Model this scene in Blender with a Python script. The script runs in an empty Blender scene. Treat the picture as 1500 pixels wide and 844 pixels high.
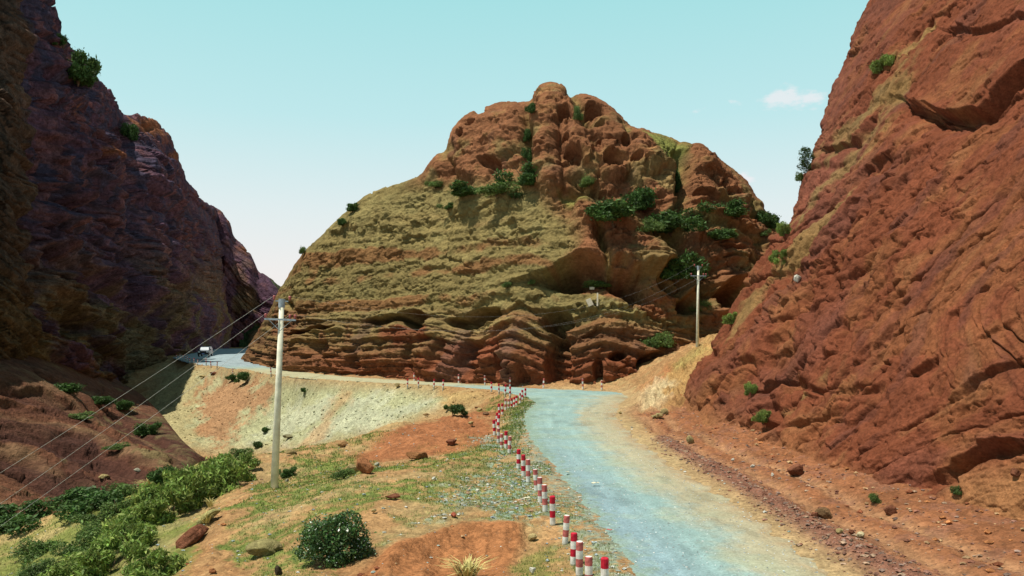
import bpy, math, random
import numpy as np
from concurrent.futures import ThreadPoolExecutor
from mathutils import Vector, Matrix

random.seed(7)
RNG = np.random.default_rng(11)
C = bpy.context.scene.collection
F, CX, HY, CAMZ = 1150.0, 750.0, 487.0, 5.5      # focal length (px of the photo), centre, horizon row, eye height


def P(px, py, d):
    return Vector(((px - CX) / F * d, d, CAMZ + (HY - py) / F * d))


def G(px, py, z=0.0):
    return P(px, py, (CAMZ - z) * F / (py - HY))


# ------------------------------------------------------------------ noise
PERM = np.random.default_rng(3).permutation(256).astype(np.int32)
PERM = np.concatenate([PERM, PERM, PERM])
GR = np.array([[1, 1, 0], [-1, 1, 0], [1, -1, 0], [-1, -1, 0], [1, 0, 1], [-1, 0, 1], [1, 0, -1], [-1, 0, -1],
               [0, 1, 1], [0, -1, 1], [0, 1, -1], [0, -1, -1], [1, 1, 0], [-1, 1, 0], [0, -1, 1], [0, -1, -1]], np.float32)


POOL = ThreadPoolExecutor(4)


GX, GY, GZ = [np.ascontiguousarray(GR[:, i]) for i in range(3)]


def chunked(fn, *arrs):
    """run an element-wise function over big arrays in four threads"""
    arrs = np.broadcast_arrays(*[np.asarray(a, np.float32) for a in arrs]); sh = arrs[0].shape
    fl = [a.reshape(-1) for a in arrs]; n = fl[0].size
    if n < 20000: return fn(*fl).reshape(sh)
    k = max(4, n // 60000); cuts = np.linspace(0, n, k + 1).astype(int)
    parts = list(POOL.map(lambda i: fn(*[a[cuts[i]:cuts[i + 1]] for a in fl]), range(k)))
    return np.concatenate(parts).reshape(sh)


def noise(x, y, z): return chunked(noise_, x, y, z)


def noise_(x, y, z):
    xf = np.floor(x); yf = np.floor(y); zf = np.floor(z)
    xi = xf.astype(np.int32) & 255; yi = yf.astype(np.int32) & 255; zi = zf.astype(np.int32) & 255
    x = x - xf; y = y - yf; z = z - zf
    u = x * x * x * (x * (x * 6 - 15) + 10); v = y * y * y * (y * (y * 6 - 15) + 10); w = z * z * z * (z * (z * 6 - 15) + 10)
    out = 0
    for i in (0, 1):
        A = PERM[xi + i]
        for j in (0, 1):
            B = PERM[A + yi + j]
            for k in (0, 1):
                g = PERM[B + zi + k] & 15
                dd = GX[g] * (x - i) + GY[g] * (y - j) + GZ[g] * (z - k)
                out = out + dd * (u if i else 1 - u) * (v if j else 1 - v) * (w if k else 1 - w)
    return out


def fbm(x, y, z, f=1.0, o=4, gain=0.5, seed=0.0):
    s = 0; a = 1.0
    for i in range(o):
        s = s + a * noise(x * f + seed + 17.3 * i, y * f + 31.7 * i - seed, z * f + 5.1 * i)
        f *= 2.03; a *= gain
    return s


def ridged(x, y, z, f=1.0, o=4, gain=0.5, seed=0.0):
    s = 0; a = 1.0
    for i in range(o):
        s = s + a * (1 - 2.2 * np.abs(noise(x * f + seed + 11.3 * i, y * f + 41.7 * i, z * f - seed + 3.1 * i)))
        f *= 2.1; a *= gain
    return s


def smooth(a, b, x):
    t = np.clip((x - a) / (b - a), 0, 1)
    return t * t * (3 - 2 * t)


def lerp3(c0, c1, m):
    return c0 * (1 - m[..., None]) + np.asarray(c1, np.float32) * m[..., None]


def interp(x, pts):
    pts = np.array(pts, float)
    return np.interp(x, pts[:, 0], pts[:, 1])


def soft(x, pts, step=6.0, it=2):
    """smoothed piecewise-linear curve"""
    pts = np.array(pts, float)
    xs = np.arange(pts[0, 0] - 50, pts[-1, 0] + 50, step)
    ys = np.interp(xs, pts[:, 0], pts[:, 1])
    for _ in range(it):
        yp = np.pad(ys, 1, mode='edge'); ys = (yp[:-2] + 2 * yp[1:-1] + yp[2:]) / 4
    return np.interp(x, xs, ys)


def poly_sd(px, py, poly): return chunked(lambda a, b: poly_sd_(a, b, poly), px, py)


def poly_sd_(px, py, poly):
    """signed distance (positive inside) of points to a polygon"""
    poly = np.array(poly, float); n = len(poly)
    inside = np.zeros(np.shape(px), bool); d = np.full(np.shape(px), 1e9)
    for i in range(n):
        a = poly[i]; b = poly[(i + 1) % n]
        e = b - a; L = e @ e + 1e-9
        t = np.clip(((px - a[0]) * e[0] + (py - a[1]) * e[1]) / L, 0, 1)
        d = np.minimum(d, np.hypot(px - a[0] - t * e[0], py - a[1] - t * e[1]))
        c = ((a[1] > py) != (b[1] > py)) & (px < (b[0] - a[0]) * (py - a[1]) / (b[1] - a[1] + 1e-12) + a[0])
        inside ^= c
    return np.where(inside, d, -d)


def line_d(px, py, pts): return chunked(lambda a, b: line_d_(a, b, pts), px, py)


def line_d_(px, py, pts):
    pts = np.array(pts, float); d = np.full(np.shape(px), 1e9)
    for i in range(len(pts) - 1):
        a = pts[i]; e = pts[i + 1] - a; L = e @ e + 1e-9
        t = np.clip(((px - a[0]) * e[0] + (py - a[1]) * e[1]) / L, 0, 1)
        d = np.minimum(d, np.hypot(px - a[0] - t * e[0], py - a[1] - t * e[1]))
    return d


def line_s(px, py, pts):
    """signed distance to a polyline: positive on the side that is lower in the picture"""
    pts = np.array(sorted(pts), float)

    def f(a_, b_):
        d = np.full(a_.shape, 1e9); sg = np.ones(a_.shape)
        for i in range(len(pts) - 1):
            a = pts[i]; e = pts[i + 1] - a; t = np.clip(((a_ - a[0]) * e[0] + (b_ - a[1]) * e[1]) / (e @ e + 1e-9), 0, 1)
            q = np.hypot(a_ - a[0] - t * e[0], b_ - a[1] - t * e[1]); c = e[0] * (b_ - a[1]) - e[1] * (a_ - a[0])
            m = q < d; d = np.where(m, q, d); sg = np.where(m, np.sign(c), sg)
        return d * sg
    return chunked(f, px, py)


def ledge(px, py, pts, r, h, jut=.35):
    """rock sticks out above the line and is undercut below it"""
    s = line_s(px, py, pts); d = np.abs(s)
    k = smooth(-1.5, 5.0, s)
    return k * -h * np.exp(-np.maximum(s, 0) / r) + (1 - k) * h * jut * np.exp(-np.maximum(-s, 0) / (r * .8))


def blocks(u, v, seed=0, tilt=1.0, crack=.35, cw=.10):
    """angular broken blocks: every cell is a plane of its own height and tilt, with cracks between"""
    def f(u, v):
        iu = np.floor(u).astype(np.int32); iv = np.floor(v).astype(np.int32)
        b1 = np.full(u.shape, 9e9, np.float32); b2 = b1.copy(); out = np.zeros(u.shape, np.float32)
        for i in (-1, 0, 1):
            for j in (-1, 0, 1):
                cu_, cv_ = iu + i, iv + j
                h = PERM[(PERM[(cu_ + seed) & 255] + cv_) & 255]; h2 = PERM[(h + 57) & 255]; h3 = PERM[(h2 + 91) & 255]; h4 = PERM[(h3 + 13) & 255]; h5 = PERM[(h4 + 7) & 255]
                du = u - (cu_ + .1 + .8 * h / 255.); dv = v - (cv_ + .1 + .8 * h2 / 255.)
                q = du * du + dv * dv; val = (h3 / 127.5 - 1) + tilt * ((h4 / 127.5 - 1) * du + (h5 / 127.5 - 1) * dv)
                m = q < b1; b2 = np.where(m, b1, np.minimum(b2, q)); out = np.where(m, val, out); b1 = np.where(m, q, b1)
        ed = np.sqrt(b2) - np.sqrt(b1)
        return out - crack * (1 - np.clip(ed / cw, 0, 1))
    return chunked(f, u, v)


def proj(V):
    d = np.maximum(V[..., 1], 0.5)
    return CX + F * V[..., 0] / d, HY - F * (V[..., 2] - CAMZ) / d


# ------------------------------------------------------------------ mesh helpers
def raw_mesh(name, co, faces, mat=None, col=None, smooth_=True, parent=None, mats=None, midx=None):
    """faces: (n,k) int array"""
    co = np.asarray(co, np.float32).reshape(-1, 3); faces = np.asarray(faces, np.int32)
    n, k = faces.shape
    me = bpy.data.meshes.new(name)
    me.vertices.add(len(co)); me.vertices.foreach_set('co', co.ravel())
    me.loops.add(n * k); me.loops.foreach_set('vertex_index', faces.ravel())
    me.polygons.add(n); me.polygons.foreach_set('loop_start', np.arange(0, n * k, k, dtype=np.int32))
    me.polygons.foreach_set('loop_total', np.full(n, k, np.int32))
    me.polygons.foreach_set('use_smooth', np.full(n, smooth_, bool))
    if mats:
        for m in mats: me.materials.append(m)
    elif mat: me.materials.append(mat)
    if midx is not None: me.polygons.foreach_set('material_index', np.asarray(midx, np.int32))
    me.update(calc_edges=True); me.validate()
    if col is not None:
        at = me.color_attributes.new('Col', 'FLOAT_COLOR', 'POINT')
        c4 = np.ones((len(co), 4), np.float32); c4[:, :3] = np.asarray(col, np.float32).reshape(-1, 3)
        at.data.foreach_set('color', c4.ravel())
    o = bpy.data.objects.new(name, me); C.objects.link(o)
    if parent: o.parent = parent
    return o


def grid_faces(r, c):
    i = np.arange((r - 1) * (c - 1)); a = (i // (c - 1)) * c + i % (c - 1)
    return np.stack([a, a + 1, a + c + 1, a + c], 1)


def grid_normals(V):
    du = np.gradient(V, axis=1); dv = np.gradient(V, axis=0)
    n = np.cross(du, dv); n /= np.linalg.norm(n, axis=-1, keepdims=True) + 1e-9
    return n


def box_blur(A, k):
    for ax in (0, 1):
        p = [(0, 0)] * A.ndim; p[ax] = (k, k)
        B = np.pad(A, p, mode='edge'); cs = np.cumsum(B, axis=ax)
        z = np.zeros_like(np.take(cs, [0], axis=ax)); cs = np.concatenate([z, cs], axis=ax)
        n = A.shape[ax]; w = 2 * k + 1
        A = (np.take(cs, range(w, w + n), axis=ax) - np.take(cs, range(0, n), axis=ax)) / w
    return A


class MB:
    def __init__(s): s.v = []; s.f = []; s.m = []; s.n = 0

    def add(s, v, f, m=0):
        for q in f: s.f.append(tuple(i + s.n for i in q)); s.m.append(m)
        s.v += [tuple(p) for p in v]; s.n += len(v)

    def box(s, c, size, m=0, rot=None, taper=1.0):
        sx, sy, sz = [a / 2 for a in size]; vs = []
        for z in (-1, 1):
            t = taper if z > 0 else 1
            for x, y in ((-1, -1), (1, -1), (1, 1), (-1, 1)):
                p = Vector((x * sx * t, y * sy * t, z * sz))
                if rot: p = rot @ p
                vs.append(p + Vector(c))
        s.add(vs, [(3, 2, 1, 0), (4, 5, 6, 7), (0, 1, 5, 4), (1, 2, 6, 5), (2, 3, 7, 6), (3, 0, 4, 7)], m)

    def tube(s, pts, rad, n=10, m=0, caps=True):
        pts = [Vector(p) for p in pts]
        if not hasattr(rad, '__len__'): rad = [rad] * len(pts)
        vs = []
        for i, p in enumerate(pts):
            t = (pts[min(i + 1, len(pts) - 1)] - pts[max(i - 1, 0)]).normalized()
            a = t.cross(Vector((0, 0, 1)) if abs(t.z) < .95 else Vector((1, 0, 0))).normalized(); b = t.cross(a)
            for k in range(n):
                an = 2 * math.pi * k / n; vs.append(p + (a * math.cos(an) + b * math.sin(an)) * rad[i])
        fs = []
        for i in range(len(pts) - 1):
            for k in range(n):
                fs.append((i * n + k, i * n + (k + 1) % n, (i + 1) * n + (k + 1) % n, (i + 1) * n + k))
        if caps:
            fs.append(tuple(range(n))[::-1]); fs.append(tuple(range((len(pts) - 1) * n, len(pts) * n)))
        s.add(vs, fs, m)

    def build(s, name, mats, parent=None, smooth_=False):
        me = bpy.data.meshes.new(name); me.from_pydata(s.v, [], s.f)
        mats = mats if isinstance(mats, (list, tuple)) else [mats]
        for m in mats: me.materials.append(m)
        for p, i in zip(me.polygons, s.m): p.material_index = i; p.use_smooth = smooth_
        me.update()
        o = bpy.data.objects.new(name, me); C.objects.link(o)
        if parent: o.parent = parent
        return o


def tag(o, label, cat=None, group=None, kind=None):
    if label: o['label'] = label
    if cat: o['category'] = cat
    if group: o['group'] = group
    if kind: o['kind'] = kind
    return o


def empty(name, loc, rz=0):
    o = bpy.data.objects.new(name, None); C.objects.link(o); o.location = loc; o.rotation_euler = (0, 0, rz); return o


def copy_tree(o, parent=None):
    c = o.copy(); C.objects.link(c)
    if parent: c.parent = parent
    for ch in list(o.children): copy_tree(ch, c)
    return c


# ------------------------------------------------------------------ materials
def nodes_of(name):
    m = bpy.data.materials.new(name); m.use_nodes = True
    nt = m.node_tree; b = nt.nodes['Principled BSDF']
    return m, nt, b


def N(nt, typ, **kw):
    n = nt.nodes.new(typ)
    for k, v in kw.items(): setattr(n, k, v)
    return n


def earth_mat(name, scales=(0.6, 3.0, 14.0), amt=0.55, bump=0.5, bdist=0.25, vor=6.0, vamt=0.25, rough=0.95):
    """vertex colour (the rock's own colour) broken up by three noises, with bump from noise + cells"""
    m, nt, b = nodes_of(name); L = nt.links.new
    b.inputs['Roughness'].default_value = rough; b.inputs['Specular IOR Level'].default_value = 0.08
    at = N(nt, 'ShaderNodeAttribute'); at.attribute_name = 'Col'
    geo = N(nt, 'ShaderNodeNewGeometry')
    last = None; hs = []
    col = at.outputs['Color']
    for i, s in enumerate(scales):
        nz = N(nt, 'ShaderNodeTexNoise'); nz.inputs['Scale'].default_value = s; nz.inputs['Detail'].default_value = 6
        nz.inputs['Roughness'].default_value = 0.65
        L(geo.outputs['Position'], nz.inputs['Vector'])
        mr = N(nt, 'ShaderNodeMapRange'); mr.inputs['From Min'].default_value = 0.28; mr.inputs['From Max'].default_value = 0.72
        a = amt * (0.7 if i == 0 else 1.0)
        mr.inputs['To Min'].default_value = 1 - a; mr.inputs['To Max'].default_value = 1 + a * 0.75
        L(nz.outputs['Fac'], mr.inputs['Value'])
        mx = N(nt, 'ShaderNodeMix', data_type='RGBA', blend_type='MULTIPLY'); mx.inputs['Factor'].default_value = 1
        L(col, mx.inputs['A']); L(mr.outputs['Result'], mx.inputs['B']); col = mx.outputs['Result']; hs.append(nz.outputs['Fac'])
    vo = N(nt, 'ShaderNodeTexVoronoi'); vo.inputs['Scale'].default_value = vor
    L(geo.outputs['Position'], vo.inputs['Vector'])
    hv = N(nt, 'ShaderNodeHueSaturation')
    mr = N(nt, 'ShaderNodeMapRange'); mr.inputs['To Min'].default_value = 1 - vamt; mr.inputs['To Max'].default_value = 1 + vamt
    sep = N(nt, 'ShaderNodeSeparateColor'); L(vo.outputs['Color'], sep.inputs['Color']); L(sep.outputs['Red'], mr.inputs['Value'])
    L(mr.outputs['Result'], hv.inputs['Value']); L(col, hv.inputs['Color']); L(hv.outputs['Color'], b.inputs['Base Color'])
    ad = N(nt, 'ShaderNodeMath', operation='ADD'); L(hs[-1], ad.inputs[0])
    mu = N(nt, 'ShaderNodeMath', operation='MULTIPLY'); L(hs[1], mu.inputs[0]); mu.inputs[1].default_value = 2.5
    L(mu.outputs[0], ad.inputs[1])
    ad2 = N(nt, 'ShaderNodeMath', operation='SUBTRACT'); L(ad.outputs[0], ad2.inputs[0])
    mu2 = N(nt, 'ShaderNodeMath', operation='MULTIPLY'); L(vo.outputs['Distance'], mu2.inputs[0]); mu2.inputs[1].default_value = 0.5
    L(mu2.outputs[0], ad2.inputs[1])
    bp = N(nt, 'ShaderNodeBump'); bp.inputs['Strength'].default_value = bump; bp.inputs['Distance'].default_value = bdist
    L(ad2.outputs[0], bp.inputs['Height']); L(bp.outputs['Normal'], b.inputs['Normal'])
    return m


def plain(name, col, rough=0.6, spec=0.3, metal=0.0, nscale=8.0, namt=0.2, bump=0.0):
    m, nt, b = nodes_of(name); L = nt.links.new
    b.inputs['Roughness'].default_value = rough; b.inputs['Specular IOR Level'].default_value = spec; b.inputs['Metallic'].default_value = metal
    tc = N(nt, 'ShaderNodeTexCoord'); nz = N(nt, 'ShaderNodeTexNoise'); nz.inputs['Scale'].default_value = nscale; nz.inputs['Detail'].default_value = 5
    L(tc.outputs['Object'], nz.inputs['Vector'])
    mr = N(nt, 'ShaderNodeMapRange'); mr.inputs['To Min'].default_value = 1 - namt; mr.inputs['To Max'].default_value = 1 + namt
    mr.inputs['From Min'].default_value = .3; mr.inputs['From Max'].default_value = .7
    L(nz.outputs['Fac'], mr.inputs['Value'])
    mx = N(nt, 'ShaderNodeMix', data_type='RGBA', blend_type='MULTIPLY'); mx.inputs['Factor'].default_value = 1
    mx.inputs['A'].default_value = (*col, 1); L(mr.outputs['Result'], mx.inputs['B']); L(mx.outputs['Result'], b.inputs['Base Color'])
    if bump:
        bp = N(nt, 'ShaderNodeBump'); bp.inputs['Strength'].default_value = bump; bp.inputs['Distance'].default_value = .02
        L(nz.outputs['Fac'], bp.inputs['Height']); L(bp.outputs['Normal'], b.inputs['Normal'])
    return m


def leaf_mat(name, rough=0.6, spec=0.25, trans=0.25):
    m, nt, b = nodes_of(name); L = nt.links.new
    at = N(nt, 'ShaderNodeAttribute'); at.attribute_name = 'Col'
    geo = N(nt, 'ShaderNodeNewGeometry')
    nz = N(nt, 'ShaderNodeTexNoise'); nz.inputs['Scale'].default_value = 1.2; L(geo.outputs['Position'], nz.inputs['Vector'])
    mr = N(nt, 'ShaderNodeMapRange'); mr.inputs['From Min'].default_value = .3; mr.inputs['From Max'].default_value = .7
    mr.inputs['To Min'].default_value = .65; mr.inputs['To Max'].default_value = 1.35; L(nz.outputs['Fac'], mr.inputs['Value'])
    mx = N(nt, 'ShaderNodeMix', data_type='RGBA', blend_type='MULTIPLY'); mx.inputs['Factor'].default_value = 1
    L(at.outputs['Color'], mx.inputs['A']); L(mr.outputs['Result'], mx.inputs['B'])
    L(mx.outputs['Result'], b.inputs['Base Color'])
    b.inputs['Roughness'].default_value = rough; b.inputs['Specular IOR Level'].default_value = spec
    tr = N(nt, 'ShaderNodeBsdfTranslucent'); L(mx.outputs['Result'], tr.inputs['Color'])
    ms = N(nt, 'ShaderNodeMixShader'); ms.inputs['Fac'].default_value = trans
    out = nt.nodes['Material Output']
    L(b.outputs['BSDF'], ms.inputs[1]); L(tr.outputs['BSDF'], ms.inputs[2]); L(ms.outputs['Shader'], out.inputs['Surface'])
    return m


M_GROUND = earth_mat('earth', (0.35, 2.2, 16.0), 0.32, 0.75, 0.06, 9.0, 0.22)
M_ROAD = earth_mat('gravel_road', (0.3, 2.5, 22.0), 0.14, 0.5, 0.025, 22.0, 0.16)
M_BUTTE = earth_mat('layered_sandstone', (0.12, 0.7, 3.2), 0.30, 0.9, 0.16, 1.6, 0.10)
M_DARK = earth_mat('varnished_sandstone', (0.06, 0.5, 2.5), 0.5, 0.9, 0.4, 1.2, 0.2)
M_RED = earth_mat('red_conglomerate', (0.22, 2.2, 13.0), 0.28, 0.8, 0.04, 9.0, 0.14)
M_SLOPE = earth_mat('red_bedrock', (0.15, 1.2, 6.0), 0.35, 0.9, 0.2, 3.0, 0.18)
M_BOULDER = earth_mat('boulder_stone', (0.8, 5.0, 24.0), 0.3, 0.8, 0.05, 12.0, 0.2)
M_LEAF = leaf_mat('leaf'); M_LEAF_G = leaf_mat('glossy_leaf', 0.35, 0.5, 0.15)
M_STONES = earth_mat('loose_stone', (0.8, 5.0, 24.0), 0.25, 0.5, 0.02, 12.0, 0.3)
M_BARK = plain('bark', (.12, .08, .05), .9, .1)

# ------------------------------------------------------------------ road outline on the ground plane
ROAD_IN = [(3.9, 4), (3.3, 11), (2.85, 17.7), (2.45, 23.2), (2.05, 28.4), (1.4, 35.5), (.85, 44.2), (.95, 53), (1.9, 61.5), (1.5, 66), (.2, 70), (-1.6, 75.6),
           (-6.5, 80.5), (-9.9, 83.6), (-15.8, 87.2), (-21.5, 92.2), (-30.7, 102.6), (-39.7, 117.6), (-48.6, 129.5), (-58, 143), (-74.5, 174), (-79, 192), (-88, 225), (-99, 268)]
ROAD_OUT = [(8.3, 4), (7.6, 11), (7.4, 17.7), (7.3, 24), (6.75, 31), (6.4, 41), (6.7, 51.4), (8.1, 60), (9.9, 67), (9.7, 72.4), (6.7, 74.6), (3.1, 76.8), (-.2, 79),
            (-5.6, 85), (-10, 88.4), (-16, 93.2), (-22, 99), (-30, 110), (-38, 124), (-44, 140), (-48, 152), (-57, 200), (-70, 250), (-78, 275)]
ROAD_POLY = ROAD_IN + ROAD_OUT[::-1]

# ------------------------------------------------------------------ terrain
TP = []
for px, py, d in [
    # near bank, ridge and mounds
    (0, 785, 40), (100, 745, 41), (200, 712, 42), (300, 675, 44), (0, 844, 32), (100, 800, 33), (200, 800, 27.5), (150, 844, 26), (300, 760, 28), (250, 844, 22),
    (350, 844, 19.5), (330, 700, 38), (400, 760, 26), (402, 711, 35), (420, 661, 45), (370, 664, 45), (500, 651, 47), (580, 620, 50.5), (640, 610, 52.5), (700, 604, 55),
    (480, 826, 19.5), (430, 780, 23), (550, 740, 25), (560, 700, 32), (650, 700, 31), (650, 740, 25.5), (700, 762, 22.6), (770, 762, 22.6), (600, 786, 20.9), (560, 805, 19.9),
    (620, 844, 18.1), (700, 800, 21.5), (700, 844, 20.0), (755, 806, 21.0), (760, 844, 18.9), (790, 844, 18.0), (450, 690, 37), (560, 660, 43), (640, 640, 47), (700, 625, 50),
    (650, 670, 37), (720, 660, 37), (610, 655, 42.5), (540, 672, 40), (-120, 860, 36), (-120, 800, 42),
    # scree below the far road
    (215, 605, 125), (240, 560, 145), (270, 660, 88), (300, 600, 118), (330, 640, 98), (350, 580, 108), (400, 600, 98), (400, 655, 90), (450, 600, 91), (450, 640, 85), (500, 600, 86.5),
    (500, 645, 80), (600, 600, 78.5), (600, 618, 75), (680, 600, 71), (660, 602, 72),
    # bank and spur beside the cliff
    (1022, 503, 72), (990, 520, 71), (960, 545, 70.8), (938, 564, 70.5), (1000, 580, 58), (1000, 540, 64), (1060, 490, 68), (960, 590, 58.5), (1045, 560, 56),
]:
    TP.append(tuple(P(px, py, d)))
for px, d, z in [(400, 80, -8.5), (500, 70, -6.5), (600, 64, -4), (320, 78, -8.5), (680, 62, -1.9), (200, 66, -8), (100, 56, -8.2), (0, 50, -8.6), (-100, 45, -9), (-100, 60, -8),
                 (0, 62, -6), (100, 80, -6), (200, 100, -7), (0, 90, -3), (100, 160, -2), (260, 90, -8.6), (1100, 75, 6), (1250, 60, 5), (1300, 85, 6), (1500, 40, 4), (1500, 25, 1.5),
                 (1250, 40, 3), (800, 130, 0), (600, 130, 0), (900, 200, 0), (500, 300, 0), (300, 400, 0), (1200, 200, 2)]:
    TP.append(((px - CX) / F * d, d, z))
for x, y, z in [(0, 8, 1.6), (0, 2, 3.7), (-8, 8, 1.0), (-15, 14, -.8), (11.5, 20, .25), (11.8, 14, .4), (11.3, 30, .2), (10.7, 40, .2), (9.6, 50, .3), (9.5, 33, .05), (9.6, 24, .05), (9.6, 15, .1), (9, 45, .05), (-30, 20, -4), (-3, 14, .4)]:
    TP.append((x, y, z))
for (x, y) in ROAD_IN: TP.append((x - .5, y - .3, 0.0))
for (x, y) in ROAD_OUT: TP.append((x + .3, y + .5, 0.0))
TP = np.array(TP, float)


def tps_fit(pts, lam=0.15):
    n = len(pts); d = np.hypot(pts[:, None, 0] - pts[None, :, 0], pts[:, None, 1] - pts[None, :, 1])
    A = np.zeros((n + 3, n + 3)); A[:n, :n] = d + np.eye(n) * -lam
    A[:n, n] = 1; A[:n, n + 1:] = pts[:, :2]; A[n, :n] = 1; A[n + 1:, :n] = pts[:, :2].T
    b = np.zeros(n + 3); b[:n] = pts[:, 2]
    return np.linalg.solve(A, b)


TW = tps_fit(TP)


def tps_eval(x, y):
    def ev(x, y):
        x = x.astype(np.float64); y = y.astype(np.float64)
        out = TW[-3] + TW[-2] * x + TW[-1] * y
        for i, p in enumerate(TP): out += TW[i] * np.hypot(x - p[0], y - p[1])
        return out
    return chunked(ev, x, y)


# rows: log-spaced with extra density over the scree
ds = [1.2]
while ds[-1] < 3500:
    d = ds[-1]
    k = 0.012 if d < 14 else 0.0046 if d < 58 else 0.0026 if d < 112 else 0.006 if d < 190 else 0.06
    ds.append(d * (1 + k))
ds = np.array(ds)
tx = np.concatenate([np.linspace(-1.6, -.72, 40)[:-1], np.linspace(-.72, .72, 700), np.linspace(.72, 1.6, 40)[1:]])
D_, T_ = np.meshgrid(ds, tx, indexing='ij')
X_, Y_ = T_ * D_, D_
Z_ = tps_eval(X_, Y_)
Z_ = np.clip(Z_, -11, 8)
far = smooth(150, 300, np.hypot(X_, Y_) - 0 * X_)
Z_ = Z_ * (1 - far) + (-1.0) * far
rsd = poly_sd(X_, Y_, ROAD_POLY)
flat = smooth(-1.6, .1, rsd)
Z_ = Z_ * (1 - flat) + (-0.10) * smooth(-.3, .5, rsd) * flat
gpx, gpy = proj(np.stack([X_, Y_, Z_], -1))
zero = np.zeros_like(X_)
# relief: lumps, rills running down the slopes, small stones
nearw = np.clip(D_ / 60, .25, 1.6)
scree = smooth(-12, 25, poly_sd(gpx, gpy, [(240, 530), (200, 600), (260, 668), (400, 668), (500, 655), (600, 622), (690, 602), (725, 580), (640, 566), (500, 557), (400, 549), (330, 538)])) * smooth(64, 72, D_)
bank = smooth(-10, 20, poly_sd(gpx, gpy, [(930, 570), (1030, 495), (1080, 480), (1080, 640), (1000, 625), (930, 610)])) * smooth(50, 54, D_)
cut = smooth(-6, 14, poly_sd(gpx, gpy, [(500, 850), (560, 806), (640, 775), (700, 764), (768, 768), (772, 800), (740, 860)])) * smooth(30, 26, D_)
orange = smooth(-10, 25, poly_sd(gpx, gpy, [(210, 850), (260, 780), (330, 700), (400, 690), (400, 720), (330, 800), (420, 850)])) * smooth(50, 46, D_)
off = (1 - smooth(-2.2, -.3, rsd))
rill = ridged(X_ * 1.0, Y_ * .25, zero, .55, 3, .5, 4.2)
Z_ = Z_ + off * (fbm(X_, Y_, zero, .12, 3, .5, 2.0) * .5 * np.clip(D_ / 40, .2, 1.2) + fbm(X_, Y_, zero, .9, 4, .55, 9.0) * .16 * nearw)
Z_ = Z_ + off * .05 * np.clip(D_ / 30, .6, 2) * fbm(X_, Y_, zero, 4.0, 3, .6, 5.0)
Z_ = Z_ + off * (cut * rill * .18 + orange * rill * .12 + scree * rill * .16)
blk = np.abs(fbm(X_, Y_, Z_, .8, 3, .55, 14.)); Z_ = Z_ + bank * (blk * 1.3 - .2) + scree * fbm(X_, Y_, zero, 1.7, 3, .6, 21.) * .13
# windrow of gravel beside the road
wind = np.exp(-(line_d(X_, Y_, [(8.9, 14), (8.4, 20), (8.3, 26), (7.9, 33), (7.7, 40)]) / .55) ** 2)
Z_ = Z_ + wind * (.14 + .1 * fbm(X_, Y_, zero, 3.0, 3, .6, 1.0))
track = np.exp(-(line_d(X_, Y_, [(10.0, 14), (9.6, 20), (9.3, 28), (8.6, 38), (8.2, 50)]) / .35) ** 2); track2 = np.exp(-(line_d(X_, Y_, [(11.3, 14), (10.9, 20), (10.6, 28), (9.8, 38), (9.3, 50)]) / .3) ** 2); track = np.maximum(track, track2); Z_ = Z_ - track * .12
gpx, gpy = proj(np.stack([X_, Y_, Z_], -1))

# colours of the soil
nz1 = fbm(X_, Y_, Z_, .25, 4, .55, 31.); nz2 = fbm(X_, Y_, Z_, 1.3, 4, .6, 51.); nz3 = fbm(X_, Y_, Z_, 5.0, 2, .6, 71.)


def reg(poly, s=14, wob=30, dmin=0, dmax=1e4):
    return smooth(-s, s, poly_sd(gpx, gpy, poly) + wob * nz1 + wob * .5 * nz2) * smooth(dmin - 2, dmin + 2, D_) * smooth(dmax + 2, dmax - 2, D_)


col = np.empty(X_.shape + (3,), np.float32); col[:] = (.37, .215, .098)
col = lerp3(col, (.30, .145, .062), smooth(.0, .5, nz1 + .6 * nz2) * .6)
yellow = reg([(-200, 900), (-200, 790), (0, 780), (150, 728), (330, 660), (380, 660), (330, 720), (230, 800), (190, 900)], 10, 20, 0, 62)
col = lerp3(col, (.40, .31, .13), yellow * .85)
col = lerp3(col, (.17, .195, .05), reg([(-100, 900), (20, 800), (160, 735), (320, 664), (350, 680), (300, 750), (225, 900)], 14, 30, 0, 62) * .95)
grassm = np.zeros_like(X_)
for poly, wt in [([(385, 690), (460, 664), (520, 690), (590, 700), (560, 725), (480, 745), (420, 790), (470, 850), (390, 850), (340, 790), (370, 740)], 1.0),
                 ([(430, 668), (520, 650), (560, 640), (540, 660), (460, 690)], .8),
                 ([(590, 700), (700, 650), (735, 655), (790, 740), (790, 765), (700, 765), (600, 785), (560, 790), (600, 740), (560, 720)], 1.0),
                 ([(770, 800), (850, 790), (900, 850), (760, 850)], .7),
                 ([(720, 620), (760, 580), (780, 575), (775, 600), (760, 640), (800, 720), (870, 780), (930, 850), (880, 850), (780, 720)], .9)]:
    g = reg(poly, 12, 40, 0, 75) * wt; grassm = np.maximum(grassm, g)
redm = reg([(520, 665), (560, 640), (600, 618), (700, 600), (735, 606), (722, 640), (650, 672), (590, 690), (540, 705)], 8, 12, 38, 60)
grassm = grassm * (1 - .9 * redm)
col = lerp3(col, (.32, .13, .057), redm)
col = lerp3(col, (.34, .145, .06), cut); grassm = grassm * (1 - cut)
gstrong = grassm * smooth(-.3, .35, nz2 + .4 * nz3 + .15)
col = lerp3(col, (.155, .20, .05), gstrong * .95); col = lerp3(col, (.30, .22, .09), grassm * (1 - gstrong) * .6)
blueg = reg([(575, 790), (620, 745), (660, 715), (740, 650), (770, 690), (810, 770), (700, 763), (640, 775)], 10, 40, 0, 52)
col = lerp3(col, (.26, .36, .30), blueg * smooth(-.1, .35, nz3 + .4 * nz2) * .8)
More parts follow.
